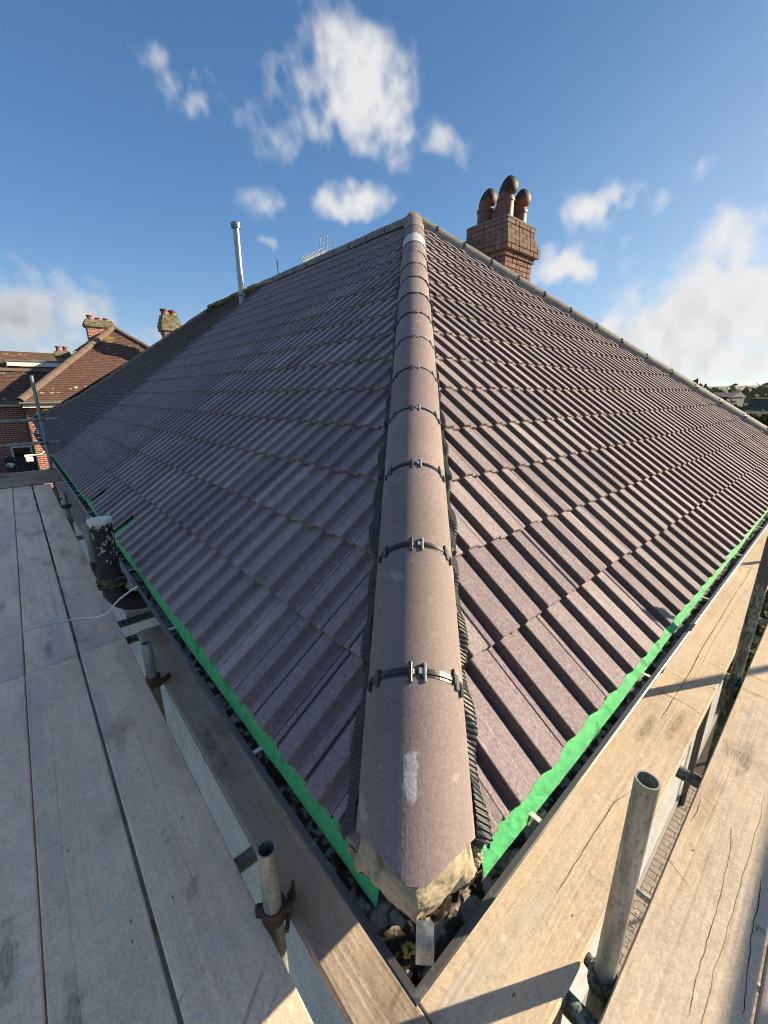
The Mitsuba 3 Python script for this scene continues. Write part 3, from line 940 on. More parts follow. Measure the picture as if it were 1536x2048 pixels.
# open corner joint left standing proud
for px in (.413, 1.272, 2.227, 3.161, 4.073, 5.0, 5.9):
    put('gutter_strap', bevel_box(px - .008, px + .008, -.068, .02, -.044, -.041, .001), M_PALEPLASTIC, g2)
for py in (.65, 1.587, 2.501, 3.4, 4.3, 5.25, 6.2):
    put('gutter_strap', bevel_box(-.068, .02, py - .008, py + .008, -.044, -.041, .001), M_PALEPLASTIC, g1)
# debris lying in both gutters
deb = []
for side in (0, 1):
    N = 260
    L = np.linspace(-.03, 6.5, N) ** 1.0
    rows = []
    for o in np.linspace(-.052, .024, 7):
        h = -.098 + .036 * meshkit.fbm(np.stack([L * 14, np.full(N, o * 30), L * 0 + side], 1), 4, 12) + .022 * meshkit.fbm(np.stack([L * 60, np.full(N, o * 60), L * 0], 1), 2, 3)
        LL = np.maximum(L, o)
        rows.append(np.stack([np.full(N, o), LL, h] if side == 0 else [LL, np.full(N, o), h], 1))
    v = np.vstack(rows)
    q = np.array([[k * N + i, k * N + i + 1, (k + 1) * N + i + 1, (k + 1) * N + i] for k in range(6) for i in range(N - 1)])
    deb.append(tm(v, quads(q if side == 1 else q[:, ::-1])))
for i in range(160):
    side = i % 2
    L = rng.uniform(-.03, .25) if i < 60 else rng.uniform(0, 5)
    o = rng.uniform(-.045, .02)
    L = max(L, o)
    r = rng.uniform(.003, .013)
    deb.append(moved(blob(r, i, 2, .7, .6), [o, L, -.086 + rng.uniform(0, .012)] if side == 0 else [L, o, -.086 + rng.uniform(0, .012)]))
put('gutter_debris', cat(deb), M_DEBRIS, house, smooth=True, kind='stuff')
put('lichen_tuft', cat([moved(blob(rng.uniform(.002, .0055), i, 1, .6, .7), [-.016 + rng.uniform(-.016, .010), -.006 + rng.uniform(-.006, .016), -.066 + rng.uniform(-.006, .006)]) for i in range(26)]), mat('lichen', prin((.30, .28, .06), .9, .1)), house, smooth=True, kind='stuff')

# rainwater pipe on the sunny wall
put('waste_pipe', sweep([[6.35, .20, GZ], [6.35, .20, -.3]], .036, 10), M_BLACK, house, smooth=35)
put('waste_pipe', sweep([[6.75, .215, GZ], [6.75, .215, -.3]], .026, 10), M_BLACK, house, smooth=35)
put('waste_pipe', sweep([[1.95, .215, -.3], [1.95, .215, GZ]], .028, 10), M_BLACK, house, smooth=35)
put('downpipe', cat([sweep([[1.75, .20, -.6], [1.75, .20, GZ + .1]], .034, 12), sweep([[1.75, .0, -.11], [1.75, .02, -.28], [1.75, .19, -.5], [1.75, .20, -.62]], .034, 12),
                     sweep([[1.75, .20, -.62], [1.75, .20, -.70]], .045, 12)]), M_BLACK, house, smooth=35)

# soil vent pipe with flaking white paint
svp = 'house__soil_pipe'
px, py = -.165, 2.36
body = sweep([[px, py, -.06], [px, py, .05], [px, py, .15], [px, py, .25], [px, py, .34], [px, py, .357]], [.056, .056, .056, .056, .057, .060], 28)
el = [[.26, py - .0, -.205], [.10, py, -.205], [-.04, py, -.20], [-.095, py, -.185], [-.14, py, -.15], [-.163, py, -.10], [px, py, -.05]]
put('pipe_body', cat([body]), M_SVP, svp, smooth=40)
put('elbow', sweep(el, [.058, .058, .058, .059, .060, .061, .060], 24), M_BLACK, svp, smooth=40)
put('collar', cat([moved(lathe([(.057, -.062), (.074, -.060), (.078, -.045), (.073, -.030), (.077, -.018), (.070, -.004), (.057, .004)], 24), [px, py, 0])]), M_SVPMOSS, svp, smooth=40)
put('cap', cat([moved(lathe([(.0, .352), (.050, .354), (.0615, .357), (.063, .349), (.061, .335), (.057, .334)][::-1], 26), [px, py, 0])] +
               [sweep([[px + .05 * math.cos(a), py + .05 * math.sin(a), .35], [px + .053 * math.cos(a), py + .053 * math.sin(a), .35 + h]], .0035, 6) for a, h in ((.2, .035), (2.2, .018), (3.0, .022), (3.8, .016), (4.6, .012))]), M_SVP, svp, smooth=40)

# ------------------------------------------------------------------ chimney of the house
chim = 'house__chimney'
CX0, CX1, CY0, CY1 = 5.89, 6.69, 3.835, 4.60
put('stack_core', cat([box(CX0 + .012, CX1 - .012, CY0 + .012, CY1 - .012, 1.9, 3.70)]), M_STACKMORTAR, chim)


def course(z0, off, hgt, shift, jit=.002):
    """bricks of one course round the stack, Flemish bond"""
    x0, x1, y0, y1 = CX0 - off, CX1 + off, CY0 - off, CY1 + off
    d = .1025
    for fx in (0, 1, 2, 3):
        a0, a1 = (x0, x1) if fx < 2 else (y0 + d + .01, y1 - d - .01)
        n_pat = [.215, .1025] if shift else [.1025, .215]
        a, k = a0, 0
        while a < a1 - .03:
            L_ = n_pat[k % 2]
            b_ = min(a + L_, a1)
            if a1 - b_ < .05:
                b_ = a1
            o = rng.normal(0, jit)
            z_0, z_1 = z0, z0 + hgt - .010
            if fx == 0:
                m = bevel_box(a, b_, y0 + o, y0 + d, z_0, z_1, .005)
            elif fx == 1:
                m = bevel_box(a, b_, y1 - d, y1 + o, z_0, z_1, .005)
            elif fx == 2:
                m = bevel_box(x0 + o, x0 + d, a, b_, z_0, z_1, .005)
            else:
                m = bevel_box(x1 - d, x1 + o, a, b_, z_0, z_1, .005)
            put('brick', m, M_BRICKS[int(rng.integers(3))], chim, smooth=False)
            a = b_ + .010
            k += 1


z, k = 2.25, 0
while z < 3.10:
    course(z, 0, .075, k % 2)
    z += .075
    k += 1
sched = [(.028, 1), (.085, 0), (.085, 1), (.062, 0), (.035, 1), (.018, 0), (.018, 1)]
for off, sh in sched:
    course(z, off, .075, sh)
    z += .075
ZT = z
flv = []
for zz, o in ((ZT - .008, .022), (ZT + .03, .0), (ZT + .075, -.10), (ZT + .10, -.22)):
    flv.append([[CX0 - o, CY0 - o, zz], [CX1 + o, CY0 - o, zz], [CX1 + o, CY1 + o, zz], [CX0 - o, CY1 + o, zz]])
v = np.array(flv).reshape(-1, 3)
q = [[k_ * 4 + i, k_ * 4 + (i + 1) % 4, k_ * 4 + 4 + (i + 1) % 4, k_ * 4 + 4 + i] for k_ in range(3) for i in range(4)] + [[12, 13, 14, 15]]
put('flaunching', tm(v, quads(q)), M_STACKMORTAR, chim)
for pxy, tilt, hgt in (((6.09, 4.03), .0, 0.0), ((6.09, 4.41), .05, -.05), ((6.49, 4.03), -.03, -.07), ((6.49, 4.41), .0, -.10)):
    b = ZT + .02
    pot = put('pot', moved(lathe([(.132, 0), (.128, .26 + hgt), (.140, .265 + hgt), (.143, .29 + hgt), (.136, .31 + hgt), (.124, .315 + hgt)], 24), [pxy[0], pxy[1], b]), M_POT, chim, smooth=40)
    z0 = b + .30 + hgt
    dv = np.array([-.16 + tilt * 3, -1.0])
    dv /= np.linalg.norm(dv)
    path = [[pxy[0], pxy[1], z0], [pxy[0], pxy[1], z0 + .035]]
    for a in np.linspace(.12, 1.45, 12):
        path.append([pxy[0] + dv[0] * .115 * (1 - math.cos(a)), pxy[1] + dv[1] * .115 * (1 - math.cos(a)), z0 + .035 + .135 * math.sin(a)])
    tip_ = np.array(path[-1])
    dr_ = tip_ - np.array(path[-2])
    dr_ /= np.linalg.norm(dr_)
    rad = [.118, .118] + list(np.linspace(.119, .129, 12))
    for q_ in (.3, .55, .75, .9, .98):
        path.append(tip_ + dr_ * .075 * q_)
        rad.append(.129 * math.sqrt(1 - q_ * q_))
    put('cowl', sweep(path, rad, 24), M_POTORANGE, pot, smooth=40)

# ------------------------------------------------------------------ attached old house
att = thing('attached_house', 'attached older house with mossy dark plain tiled roof beyond the new tiles', 'house')
aroof = 'attached_house__roof'
Y1 = 17.0


def bell(X, y):
    f = np.clip((y - 9.5) / 7, 0, 1)
    return .30 * f * f * (3 - 2 * f) * np.clip(1 - X / 1.5, 0, 1) ** 2


def att_pt(X, y, n):
    z = X * TANP + bell(X, y)
    return np.stack([X - n * SINP, y, z + n * COSP - .012], -1)


put('roof_deck', cat([tm(*(lambda xs, ys: (np.concatenate([att_pt(np.full(len(ys), x_), np.minimum(ys, Y1 - x_ + .0), -.035) for x_ in xs]),
                                              quads([[a_ * len(ys) + i, (a_ + 1) * len(ys) + i, (a_ + 1) * len(ys) + i + 1, a_ * len(ys) + i + 1][::-1] for a_ in range(len(xs) - 1) for i in range(len(ys) - 1)])))(np.linspace(-.02, H0, 14), np.linspace(VERGE - .1, Y1, 30))),
                      tm([[H0, VERGE, RZ - .03], [H0, Y1 - H0, RZ - .03], [W, Y1, -.03], [W, VERGE, -.03]], [[0, 2, 1], [0, 3, 2]]),
                      tm([[H0, Y1 - H0, RZ - .03], [0, Y1, .25], [W, Y1, .0]], [[0, 2, 1]])]), M_PLAIN, aroof)
pt = []
gp = .1
r2 = np.random.default_rng(21)
for k in range(int(H0 / COSP / gp)):
    s0 = k * gp
    X0 = s0 * COSP
    X1 = (s0 + gp * 1.25) * COSP
    y = VERGE + .03 + (.0825 if k % 2 else 0)
    while y < Y1 - X0 - .02:
        ye = min(y + .162, Y1 - X0)
        j = r2.normal(0, .0025, 4)
        cam_ = .004
        lo, hi_ = .026, .002
        ym = (y + ye) / 2
        Xs = np.array([X0] * 3 + [X0] * 3 + [X1] * 3)
        Ys = np.array([y, ym, ye] * 3)
        Ns = np.array([lo - .024 + j[0] - .003, lo - .024 + j[0] + .002, lo - .024 + j[0] - .003, lo + j[0] - .002, lo + j[0] + cam_, lo + j[0] - .002, hi_, hi_ + cam_, hi_])
        P_ = att_pt(Xs, Ys, Ns)
        P_[:, 1] += 0
        f = quads([[0, 3, 4, 1], [1, 4, 5, 2], [3, 6, 7, 4], [4, 7, 8, 5]])
        c_ = P_.mean(0)
        pt.append((np.linalg.norm(c_ - CAM), tm(P_, f)))
        y = ye + .003
pt.sort(key=lambda a_: a_[0])
for d_, m in pt[:300]:
    put('plain_tile', m, M_PLAIN, aroof)
put('plain_tile_field', cat([m for _, m in pt[300:]]), M_PLAIN, aroof, kind='stuff')
# ridge and hip of the old roof, lumpy with moss
ridge = []
for i in range(20):
    y = VERGE + .16 + i * .33
    if y > Y1 - H0 - .1:
        break
    put('old_ridge_tile', xf(half_round(.322, .12, .014, 5, 175, 12), place([H0, y, RZ + .065 - .12 + .035 + rng.normal(0, .008)], [1, 0, rng.normal(0, .03)], [0, 1, 0], [0, 0, 1])), M_MOSSYSTONE, aroof, smooth=40)
hipv = np.array([H0, -H0, H0 * TANP])
hipv = hipv / np.linalg.norm(hipv)
start = np.array([0, Y1, .0])
for i in range(22):
    s_ = .03 + i * .33
    c_ = start + hipv * s_
    if c_[0] > H0:
        break
    c_[2] = c_[0] * TANP + bell(c_[0], 17.0) + .0
    u_ = np.array([1, 1, 0]) / math.sqrt(2)
    w_ = np.cross(u_, hipv)
    w_ = w_ if w_[2] > 0 else -w_
    put('old_ridge_tile', xf(half_round(.322, .12, .014, 5, 175, 12), place(c_ + w_ * (-.06 + rng.normal(0, .006)), -u_ if False else u_, hipv, w_)), M_MOSSYSTONE, aroof, smooth=40)
ms = []
for i in range(260):
    if i < 130:
        f_ = rng.uniform(0, 1)
        dx = abs(rng.normal(0, .12))
        c_ = np.array([H0 - dx, VERGE + .2 + f_ * (Y1 - H0 - VERGE), RZ + .105 - dx * .75 if dx < .1 else RZ + .03 - dx * TANP])
    else:
        X = rng.uniform(0, H0)
        dx = abs(rng.normal(0, .06))
        c_ = np.array([X, Y1 - X - dx, X * TANP + bell(X, 17) + .045 - dx * .3])
    ms.append(moved(blob(rng.uniform(.015, .04), i, 1, .4, .55), c_))
put('moss', cat(ms), M_MOSS, aroof, smooth=True, kind='stuff')
put('wall', box(.26, W - .26, VERGE + .001, Y1 - .28, GZ - .1, -.16), M_PEBBLE, att)
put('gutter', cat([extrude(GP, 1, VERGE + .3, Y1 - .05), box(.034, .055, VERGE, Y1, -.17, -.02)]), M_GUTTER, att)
for i in range(9):
    yy = VERGE + .35 + i * .75
    put('eaves_flashing', xf(box(-.035, .035, -.16, .16, -.003, .003), place([-.035, yy, -.012 + bell(0, yy)], [.9, .1 * rng.normal(), -.3], [0, 1, .05 * rng.normal()], [.3, 0, .9])), M_PALEPLASTIC, att)
# flue
fx, fy = 3.80, 9.03
fz = fx * TANP
fl = put('flue', moved(lathe([(.0, -.12), (.062, -.12), (.062, 1.40), (.066, 1.405), (.066, 1.44), (.062, 1.445)], 24), [fx, fy, fz]), M_ALU, att, smooth=40, label='shiny steel flue pipe rising through the tiles by the joint between the two roofs')
put('flue_cap', moved(lathe([(.062, 1.435), (.09, 1.44), (.096, 1.445), (.096, 1.455), (.078, 1.458), (.078, 1.466), (.096, 1.469), (.096, 1.480), (.078, 1.483), (.078, 1.491), (.096, 1.494), (.096, 1.505), (.078, 1.508), (.078, 1.515), (.098, 1.518), (.098, 1.535), (.08, 1.545), (.0, 1.548)], 24), [fx, fy, fz]), M_ALU, fl, smooth=40)
put('storm_collar', moved(lathe([(.063, .205), (.066, .205), (.105, .165), (.103, .160), (.063, .185)], 24), [fx, fy, fz]), M_ALU, fl, smooth=40)
put('flashing_sleeve', moved(lathe([(.072, -.1), (.070, .165)], 24), [fx, fy, fz]), mat('lead', prin((.30, .32, .36), .5, .4, .3)), fl, smooth=40)

# chimney of the attached house, on its rear slope


def old_stack(parent, x, y, wx, wy, zb, zs, zt, pots, rot=0.):
    c = f'{parent}__chimney' if not parent.endswith('chimney') else parent
    c = key_for('chimney', parent)
    put('stack', box(x - wx / 2, x + wx / 2, y - wy / 2, y + wy / 2, zb, zs), M_REDBRICK, c)
    hm = []
    nlev = 6
    for i in range(nlev):
        f_ = i / (nlev - 1)
        o = [.03, .10, .11, .08, .04, .0][i]
        z0, z1 = zs + (zt - zs) * i / nlev, zs + (zt - zs) * (i + 1) / nlev
        b = trimesh.creation.box((wx + 2 * o, wy + 2 * o, z1 - z0 - .004))
        b = b.subdivide().subdivide()
        vv = np.array(b.vertices) + [x, y, (z0 + z1) / 2]
        vv += .035 * (np.stack([meshkit.fbm(vv * 5, 3, 5), meshkit.fbm(vv * 5, 3, 6), meshkit.fbm(vv * 5, 3, 7)], 1) - .5)
        hm.append(tm(vv, b.faces))
    put('head', cat(hm), M_MOSSYSTONE, c)
    for (dx, dy, r, h, rib) in pots:
        h = h * .68
        pr_ = [(r * .95, 0), (r * .9, h * .7), (r * 1.15, h * .72), (r * 1.18, h * .86), (r * .95, h * .88), (r * .95, h * .93), (r * 1.15, h * .95), (r * 1.1, h), (.6 * r, h)]
        put('pot', moved(lathe(pr_, 14), [x + dx, y + dy, zt - .02]), M_POTRED, c, smooth=40)
    return c



# ------------------------------------------------------------------ red brick house beyond
red = thing('brick_house', 'red brick house with hipped clay tile roof and lichen spots behind the old roof', 'house')
rroof = 'brick_house__roof'
EX0, EX1, EY0, EZ = -.12, 7.8, 19.4, .80
HX = (EX0 + EX1) / 2
AY, AZ_ = EY0 + HX - EX0, EZ + (HX - EX0) * .805


def stepped(p00, p10, p01, p11, n, lift=.022):
    """a roof plane from eave (p00-p10) to ridge (p01-p11) as n stepped courses"""
    p00, p10, p01, p11 = [np.asarray(p, float) for p in (p00, p10, p01, p11)]
    nn = np.cross(p10 - p00, p01 - p00)
    nn /= np.linalg.norm(nn)
    if nn[2] < 0:
        nn = -nn
    v, f = [], []
    for i in range(n):
        a, b = i / n, (i + 1) / n
        q = [p00 + (p01 - p00) * a + nn * 0, p10 + (p11 - p10) * a + nn * 0, p00 + (p01 - p00) * a + nn * lift, p10 + (p11 - p10) * a + nn * lift, p00 + (p01 - p00) * b + nn * .001, p10 + (p11 - p10) * b + nn * .001]
        o = len(v)
        v += q
        f += [[o, o + 1, o + 3, o + 2], [o + 2, o + 3, o + 5, o + 4]]
    f = quads(f)
    m = tm(v, f)
    c = np.cross(m.vertices[f[2][1]] - m.vertices[f[2][0]], m.vertices[f[2][2]] - m.vertices[f[2][0]])
    return m if c @ nn > 0 else tm(v, f[:, ::-1])


RE = 38
put('tile_courses', cat([stepped([EX0, EY0, EZ], [EX1, EY0, EZ], [HX, AY, AZ_], [HX + .01, AY, AZ_], 46),
                         stepped([EX0, RE, EZ], [EX0, EY0, EZ], [HX, RE, AZ_], [HX, AY, AZ_], 46),
                         stepped([EX1, EY0, EZ], [EX1, RE, EZ], [HX, AY, AZ_], [HX, RE, AZ_], 46),
                         stepped([-8, 21.3, EZ], [HX - 1, 21.3, EZ], [-8, 23.05, 1.99], [HX - 1, 23.05, 1.99], 22),
                         stepped([HX - 1, 24.8, EZ], [-8, 24.8, EZ], [HX - 1, 23.05, 1.99], [-8, 23.05, 1.99], 22)]), M_REDROOF, rroof)


def roll_line(a, b, r, n, m, parent, name='hip_tile'):
    a, b = np.asarray(a, float), np.asarray(b, float)
    d = (b - a) / np.linalg.norm(b - a)
    u = np.cross(d, [0, 0, 1])
    u /= np.linalg.norm(u)
    w = np.cross(u, d)
    L_ = np.linalg.norm(b - a) / n
    for i in range(n):
        put(name, xf(half_round(L_ - .012, r, .02, 0, 180, 9), place(a + d * L_ * i + w * rng.normal(-.02, .008), u, d, w)), m, parent, smooth=50)


roll_line([EX0, EY0, EZ + .03], [HX, AY, AZ_ + .03], .15, 14, M_REDRIDGE, rroof)
roll_line([EX1, EY0, EZ + .03], [HX, AY, AZ_ + .03], .13, 14, M_REDRIDGE, rroof)
roll_line([HX, AY, AZ_ + .03], [HX, RE, AZ_ + .03], .13, 30, M_REDRIDGE, rroof, 'ridge_tile')
roll_line([-8, 23.05, 2.0], [1.2, 23.05, 2.0], .12, 22, M_REDRIDGE, rroof, 'ridge_tile')
put('wall', cat([box(0, 7.65, 19.8, 37.8, GZ - .1, .62)]), M_REDBRICK, red, label='sunlit orange red brick wall with pale mortar')
put('wall', box(-8, -.002, 21.6, 24.6, GZ - .1, .62), M_REDBRICK, red, label='brick wall set back in the shade')
put('soffit', box(-.06, 7.7, 19.46, 19.80, .62, .645), M_WHITE, red)
put('fascia', cat([box(-.09, 7.72, 19.43, 19.455, .60, .74), box(-8, -.1, 21.38, 21.41, .62, .76)]), M_WHITE, red)
put('gutter', cat([sweep([[-.16, 19.36, .76], [7.8, 19.36, .76]], .05, 10), sweep([[-8, 21.3, .76], [-.1, 21.3, .76]], .05, 10), sweep([[-.16, 19.36, .76], [-.16, 22, .76]], .05, 10)]), mat('grey_gutter', prin((.16, .155, .15), .5, .3)), red, smooth=40)
put('downpipe', sweep([[-.04, 19.72, .7], [-.04, 19.72, GZ]], .034, 8), M_BLACK, red, smooth=40)
put('downpipe', sweep([[-.02, 21.54, .7], [-.02, 21.54, GZ]], .034, 8), M_BLACK, red, smooth=40)
win = put('window', cat([box(-.72, -.66, 21.56, 21.62, -1.9, -.92), box(-.13, -.07, 21.56, 21.62, -1.9, -.92), box(-.66, -.13, 21.56, 21.62, -.98, -.92), box(-.66, -.13, 21.56, 21.62, -1.9, -1.84)]), M_WHITE, red)
put('pane', box(-.66, -.13, 21.585, 21.595, -1.84, -.98), M_GLASS, win)
old_stack(red, 3.80, 26.6, 1.12, .55, 3.0, 4.30, 4.72, [(-.36, 0, .12, .34, 0), (-.02, 0, .12, .20, 0), (.33, 0, .12, .20, 0)])
old_stack(red, 5.62, 20.95, .62, .55, 1.2, 3.62, 4.42, [(-.16, 0, .14, .40, 1), (.18, 0, .14, .36, 1)])

far = thing('dormer_house', 'distant house with flat topped dormer, white fascia and small chimney at far left', 'house')
put('wall', box(-6, 6, 36.2, 44, GZ - .1, 1.6), M_REDBRICK, far)
put('roof', cat([stepped([-6.3, 35.2, 1.2], [6.3, 35.2, 1.2], [-6.3, 40, 4.0], [6.3, 40, 4.0], 40), stepped([6.3, 44.6, 1.2], [-6.3, 44.6, 1.2], [6.3, 40, 4.0], [-6.3, 40, 4.0], 40)]), M_REDROOF, far)
dor = put('dormer', box(.0, 2.5, 35.5, 39, 1.4, 2.80), M_TILEHUNG, far)
put('dormer_fascia', box(-.12, 2.62, 35.36, 39.1, 2.80, 3.08), M_WHITE, dor)
put('dormer_roof', box(-.16, 2.66, 35.30, 39.2, 3.083, 3.17), mat('lead_flat', prin((.15, .155, .16), .6, .3)), dor)
put('rain_pipe', sweep([[-.55, 35.3, 3.2], [-.5, 35.3, 2.7], [-.15, 35.3, 2.55], [-.1, 35.35, 3.0]], .05, 8), M_BLACK, far, smooth=40)
put('skew_tile', box(2.66, 3.9, 35.1, 35.35, 1.9, 2.3), M_REDRIDGE, far)
c_ = old_stack(far, 2.85, 35.75, .75, .5, 1.6, 3.45, 3.85, [(-.17, 0, .13, .46, 0), (.2, 0, .13, .46, 0)])

# timber fence in the shade, floodlight, terracotta ridge of a low roof
fen = thing('garden_fence', 'dark timber garden fence standing in shade below the small white window', 'fence')
for i in range(30):
    x = -3.6 + i * .122
    put('fence_board', box(x, x + .112, 20.94, 20.96, GZ, -1.27 + .01 * math.sin(i * 2.3)), M_FENCE, fen)
put('fence_rail', cat([box(-3.6, .06, 20.961, 21.0, -1.5, -1.42), box(-3.6, .06, 20.961, 21.0, -4.0, -3.9)]), M_FENCE, fen)
lamp = thing('security_light', 'white security floodlight on a bracket at the corner of the sunlit brick wall', 'security light')
put('bracket', sweep([[.28, 19.79, -.98], [.1, 19.5, -1.08], [-.12, 19.34, -1.07], [-.26, 19.3, -1.06]], .022, 8), M_WHITE, lamp, smooth=40)
put('lamp_head', bevel_box(-.36, -.14, 19.22, 19.38, -1.30, -1.12, .02), M_WHITE, lamp)
put('lamp_arm', bevel_box(-.38, -.24, 19.26, 19.34, -1.12, -1.04, .012), M_WHITE, lamp)
lean = thing('lean_to', 'small lean to roof of clay tiles ending just beyond the plank at the platform end', 'lean-to')
put('roof', stepped([-3.2, 13.2, -1.2], [-.72, 13.2, -1.2], [-3.2, 14.6, -.62], [-.82, 14.6, -.62], 10), M_REDROOF, lean)
put('wall', box(-3.1, -.8, 13.4, 14.6, GZ, -1.16), M_REDBRICK, lean)
roll_line([-3.2, 14.6, -.62], [-.78, 14.6, -.64], .09, 7, M_REDRIDGE, lean, 'ridge_tile')
put('ridge_end', moved(blob(.085, 4, 2, .3, .8), [-.72, 14.5, -.78]), M_WHITE, lean, smooth=True)

# ------------------------------------------------------------------ aerial and thin mast on the ridge
ae = thing('tv_aerial', 'white television aerial with a wire mesh reflector peeping over the ridge', 'aerial')
ax, az_, y0 = 4.70, 3.63, 7.05
bx = [np.array([ax, y, az_ + (y - y0) * .03]) for y in np.linspace(y0, y0 + .85, 11)]
put('boom', sweep([bx[0], bx[-1]], .012, 8), M_STEEL, ae, smooth=40)
for p in bx[1:]:
    for sg in (-1, 1):
        b = box(-.004, .004, -.016, .016, 0, .125)
        a_ = sg * .62
        put('element', xf(b, place(p, [math.cos(a_), 0, -math.sin(a_)], [0, 1, 0], [math.sin(a_), 0, math.cos(a_)])), M_WHITE, ae)
gridm = []
for zz in np.linspace(.02, .30, 5):
    gridm.append(sweep([[ax - .16, y0 - .02, az_ + zz], [ax + .16, y0 - .02, az_ + zz]], .004, 6))
for xx in (-.16, 0, .16):
    gridm.append(sweep([[ax + xx, y0 - .02, az_ - .02], [ax + xx, y0 - .02, az_ + .31]], .008 if xx == 0 else .005, 6))
put('reflector', cat(gridm), M_STEEL, ae)
put('mast', sweep([[ax, y0 + .05, 3.0], [ax, y0 + .05, az_]], .018, 8), M_STEEL, ae, smooth=40)
rod = thing('ridge_rod', 'thin dark rod standing on the mossy ridge between flue and aerial', 'rod')
put('shaft', sweep([[4.5, 8.62, 3.3], [4.47, 8.60, 3.84]], .011, 8), M_RUST, rod, smooth=40)
put('foot', moved(blob(.03, 2, 1, .2), [4.5, 8.62, 3.42]), M_RUST, rod)

# ------------------------------------------------------------------ paving under the sunny eave
pav = key_for('pavement')
labels[pav] = {'kind': 'structure'}
put('bed', box(.256, 14, -4.2, .26, GZ - .06, GZ - .012), M_SAND, pav)
nb = 0
for ix in range(0, 64):
    for iy in range(0, 5):
        x, y = .62 + ix * .1025, .235 - .205 * iy + (.1025 if ix % 2 else 0)
        y0_, y1_ = y - .200, min(y, .234)
        if y0_ < -.80 or y1_ - y0_ < .03:
            continue
        j = rng.normal(0, .002, 3)
        put('block', bevel_box(x, x + .0975, y0_, y1_, GZ - .05, GZ + j[0] * .6, .004), M_BLOCK[int(rng.integers(3))], pav)
cr = []
for i in range(150):
    cr.append(moved(blob(rng.uniform(.005, .014), i, 1, .4, .6), [rng.uniform(1.4, 5.5), rng.uniform(-.35, .24), GZ + .006]))
put('mortar_droppings', cat(cr), mat('droppings', prin((.5, .48, .44), .9, .1)), None, kind='stuff')
put('path', box(-2.6, .255, -3.3, 18, GZ - .06, GZ - .016), mat('concrete', prin(lambda p, n, uv: mi.Color3f(.17, .165, .155) * (.7 + .6 * fbm(p.x * 6, p.y * 6, 1)), .9, .1)), kind='structure')
ys = thing('yellow_scrap', 'small yellow plastic scrap lying on the block paving by the boards', 'scrap')
put('piece', xf(bevel_box(-.035, .035, -.05, .05, 0, .03, .006), place([6.0, -.02, GZ + .004], [.9, .4, 0], [-.4, .9, 0], [0, 0, 1])), mat('yellow', prin((.65, .50, .05), .5, .4)), ys)
put('bent_tab', xf(bevel_box(-.03, .03, -.012, .012, 0, .05, .004), place([6.03, .0, GZ + .03], [.9, .4, 0], [-.4, .9, .2], [0, 0, 1])), 'mat_yellow', ys)

# ------------------------------------------------------------------ scaffold boards
ZB = -.376
BID = [0]


def board(label, x0, x1, y0, y1, axis, top=ZB, m=M_WOOD, th=.038, group='scaffold boards of the working platform', standing=False, yaw=0.):
    BID[0] += 1
    t = thing('scaffold_board', label, 'scaffold board', group)
    mm = bevel_box(x0, x1, y0, y1, top - th, top, .0035 if not standing else .004)
    # a little wane and bow along the edges
    v = np.array(mm.vertices)
    uv = np.stack([v[:, axis], v[:, 1 - axis] + (0 if not standing else 0)], 1)
    if standing:
        uv[:, 1] = v[:, 2]
    uv[:, 1] -= uv[:, 1].min()
    uv[:, 1] += (top - v[:, 2]) * .7 * (0 if standing else 1)
    uv[:, 0] = (uv[:, 0] - uv[:, 0].min()) * 1.0 + 20 * BID[0] + .5
    put('plank', tm(v, mm.faces), m, t, uv=uv)
    # galvanised end hoops
    return t


e = .005
cols = [(-.863, -.634), (-.629, -.401), (-.390, -.164)]
far_cols = [(-1.098, -.869), (-1.333, -1.104), (-1.568, -1.339)]
LEFTS = []
nm = ['third board out from the gutter', 'second board out from the gutter', 'board nearest the gutter']
for (x0, x1), n_ in zip(cols, nm):
    dy = {0: 0, 1: .008, 2: .032}[cols.index((x0, x1))]
    BOARD = board(f'near stretch of left hand platform, {n_}', x0, x1, -1.66, 2.236 + dy, 1, ZB + rng.normal(0, .0012), M_WOODPALE)
    LEFTS.append(BOARD)
    board(f'middle stretch of left hand platform, {n_}', x0 + rng.normal(0, .002), x1, 2.243 + dy, 6.29, 1, ZB + rng.normal(0, .002), M_WOODPALE)
    board(f'far stretch of left hand platform at the end plank, {n_}', x0 + rng.normal(0, .002), x1 - .006, 6.30, 8.28, 1, ZB + rng.normal(0, .002), M_WOODPALE)
for (x0, x1), o_ in zip(far_cols, ('fourth', 'fifth', 'sixth')):
    board(f'{o_} left hand board out from the gutter, near stretch, outside the picture', x0, x1, -1.66, 2.236, 1)
    board(f'{o_} left hand board out from the gutter, far stretch, outside the picture', x0, x1, 2.243, 8.28, 1)
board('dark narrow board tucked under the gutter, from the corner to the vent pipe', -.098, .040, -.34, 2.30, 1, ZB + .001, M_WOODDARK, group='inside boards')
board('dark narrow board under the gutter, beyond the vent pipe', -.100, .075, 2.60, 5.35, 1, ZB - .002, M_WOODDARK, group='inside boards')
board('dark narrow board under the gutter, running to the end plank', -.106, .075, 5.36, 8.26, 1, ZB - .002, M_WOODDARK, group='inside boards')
board('plank on edge closing the far end of the left hand platform', -1.7, .12, 8.285, 8.323, 0, -.145, M_WOODDARK, th=.225, group='toe boards', standing=True)
BOARD = board('wide sunlit board along the right hand gutter, split along its middle', .044, 3.96, -.203, .030, 0, ZB, group='inside boards')
M_SPLIT = mat('split', prin((.035, .027, .02), .95, .05))  # dark strip colour stands in for the shade inside a split


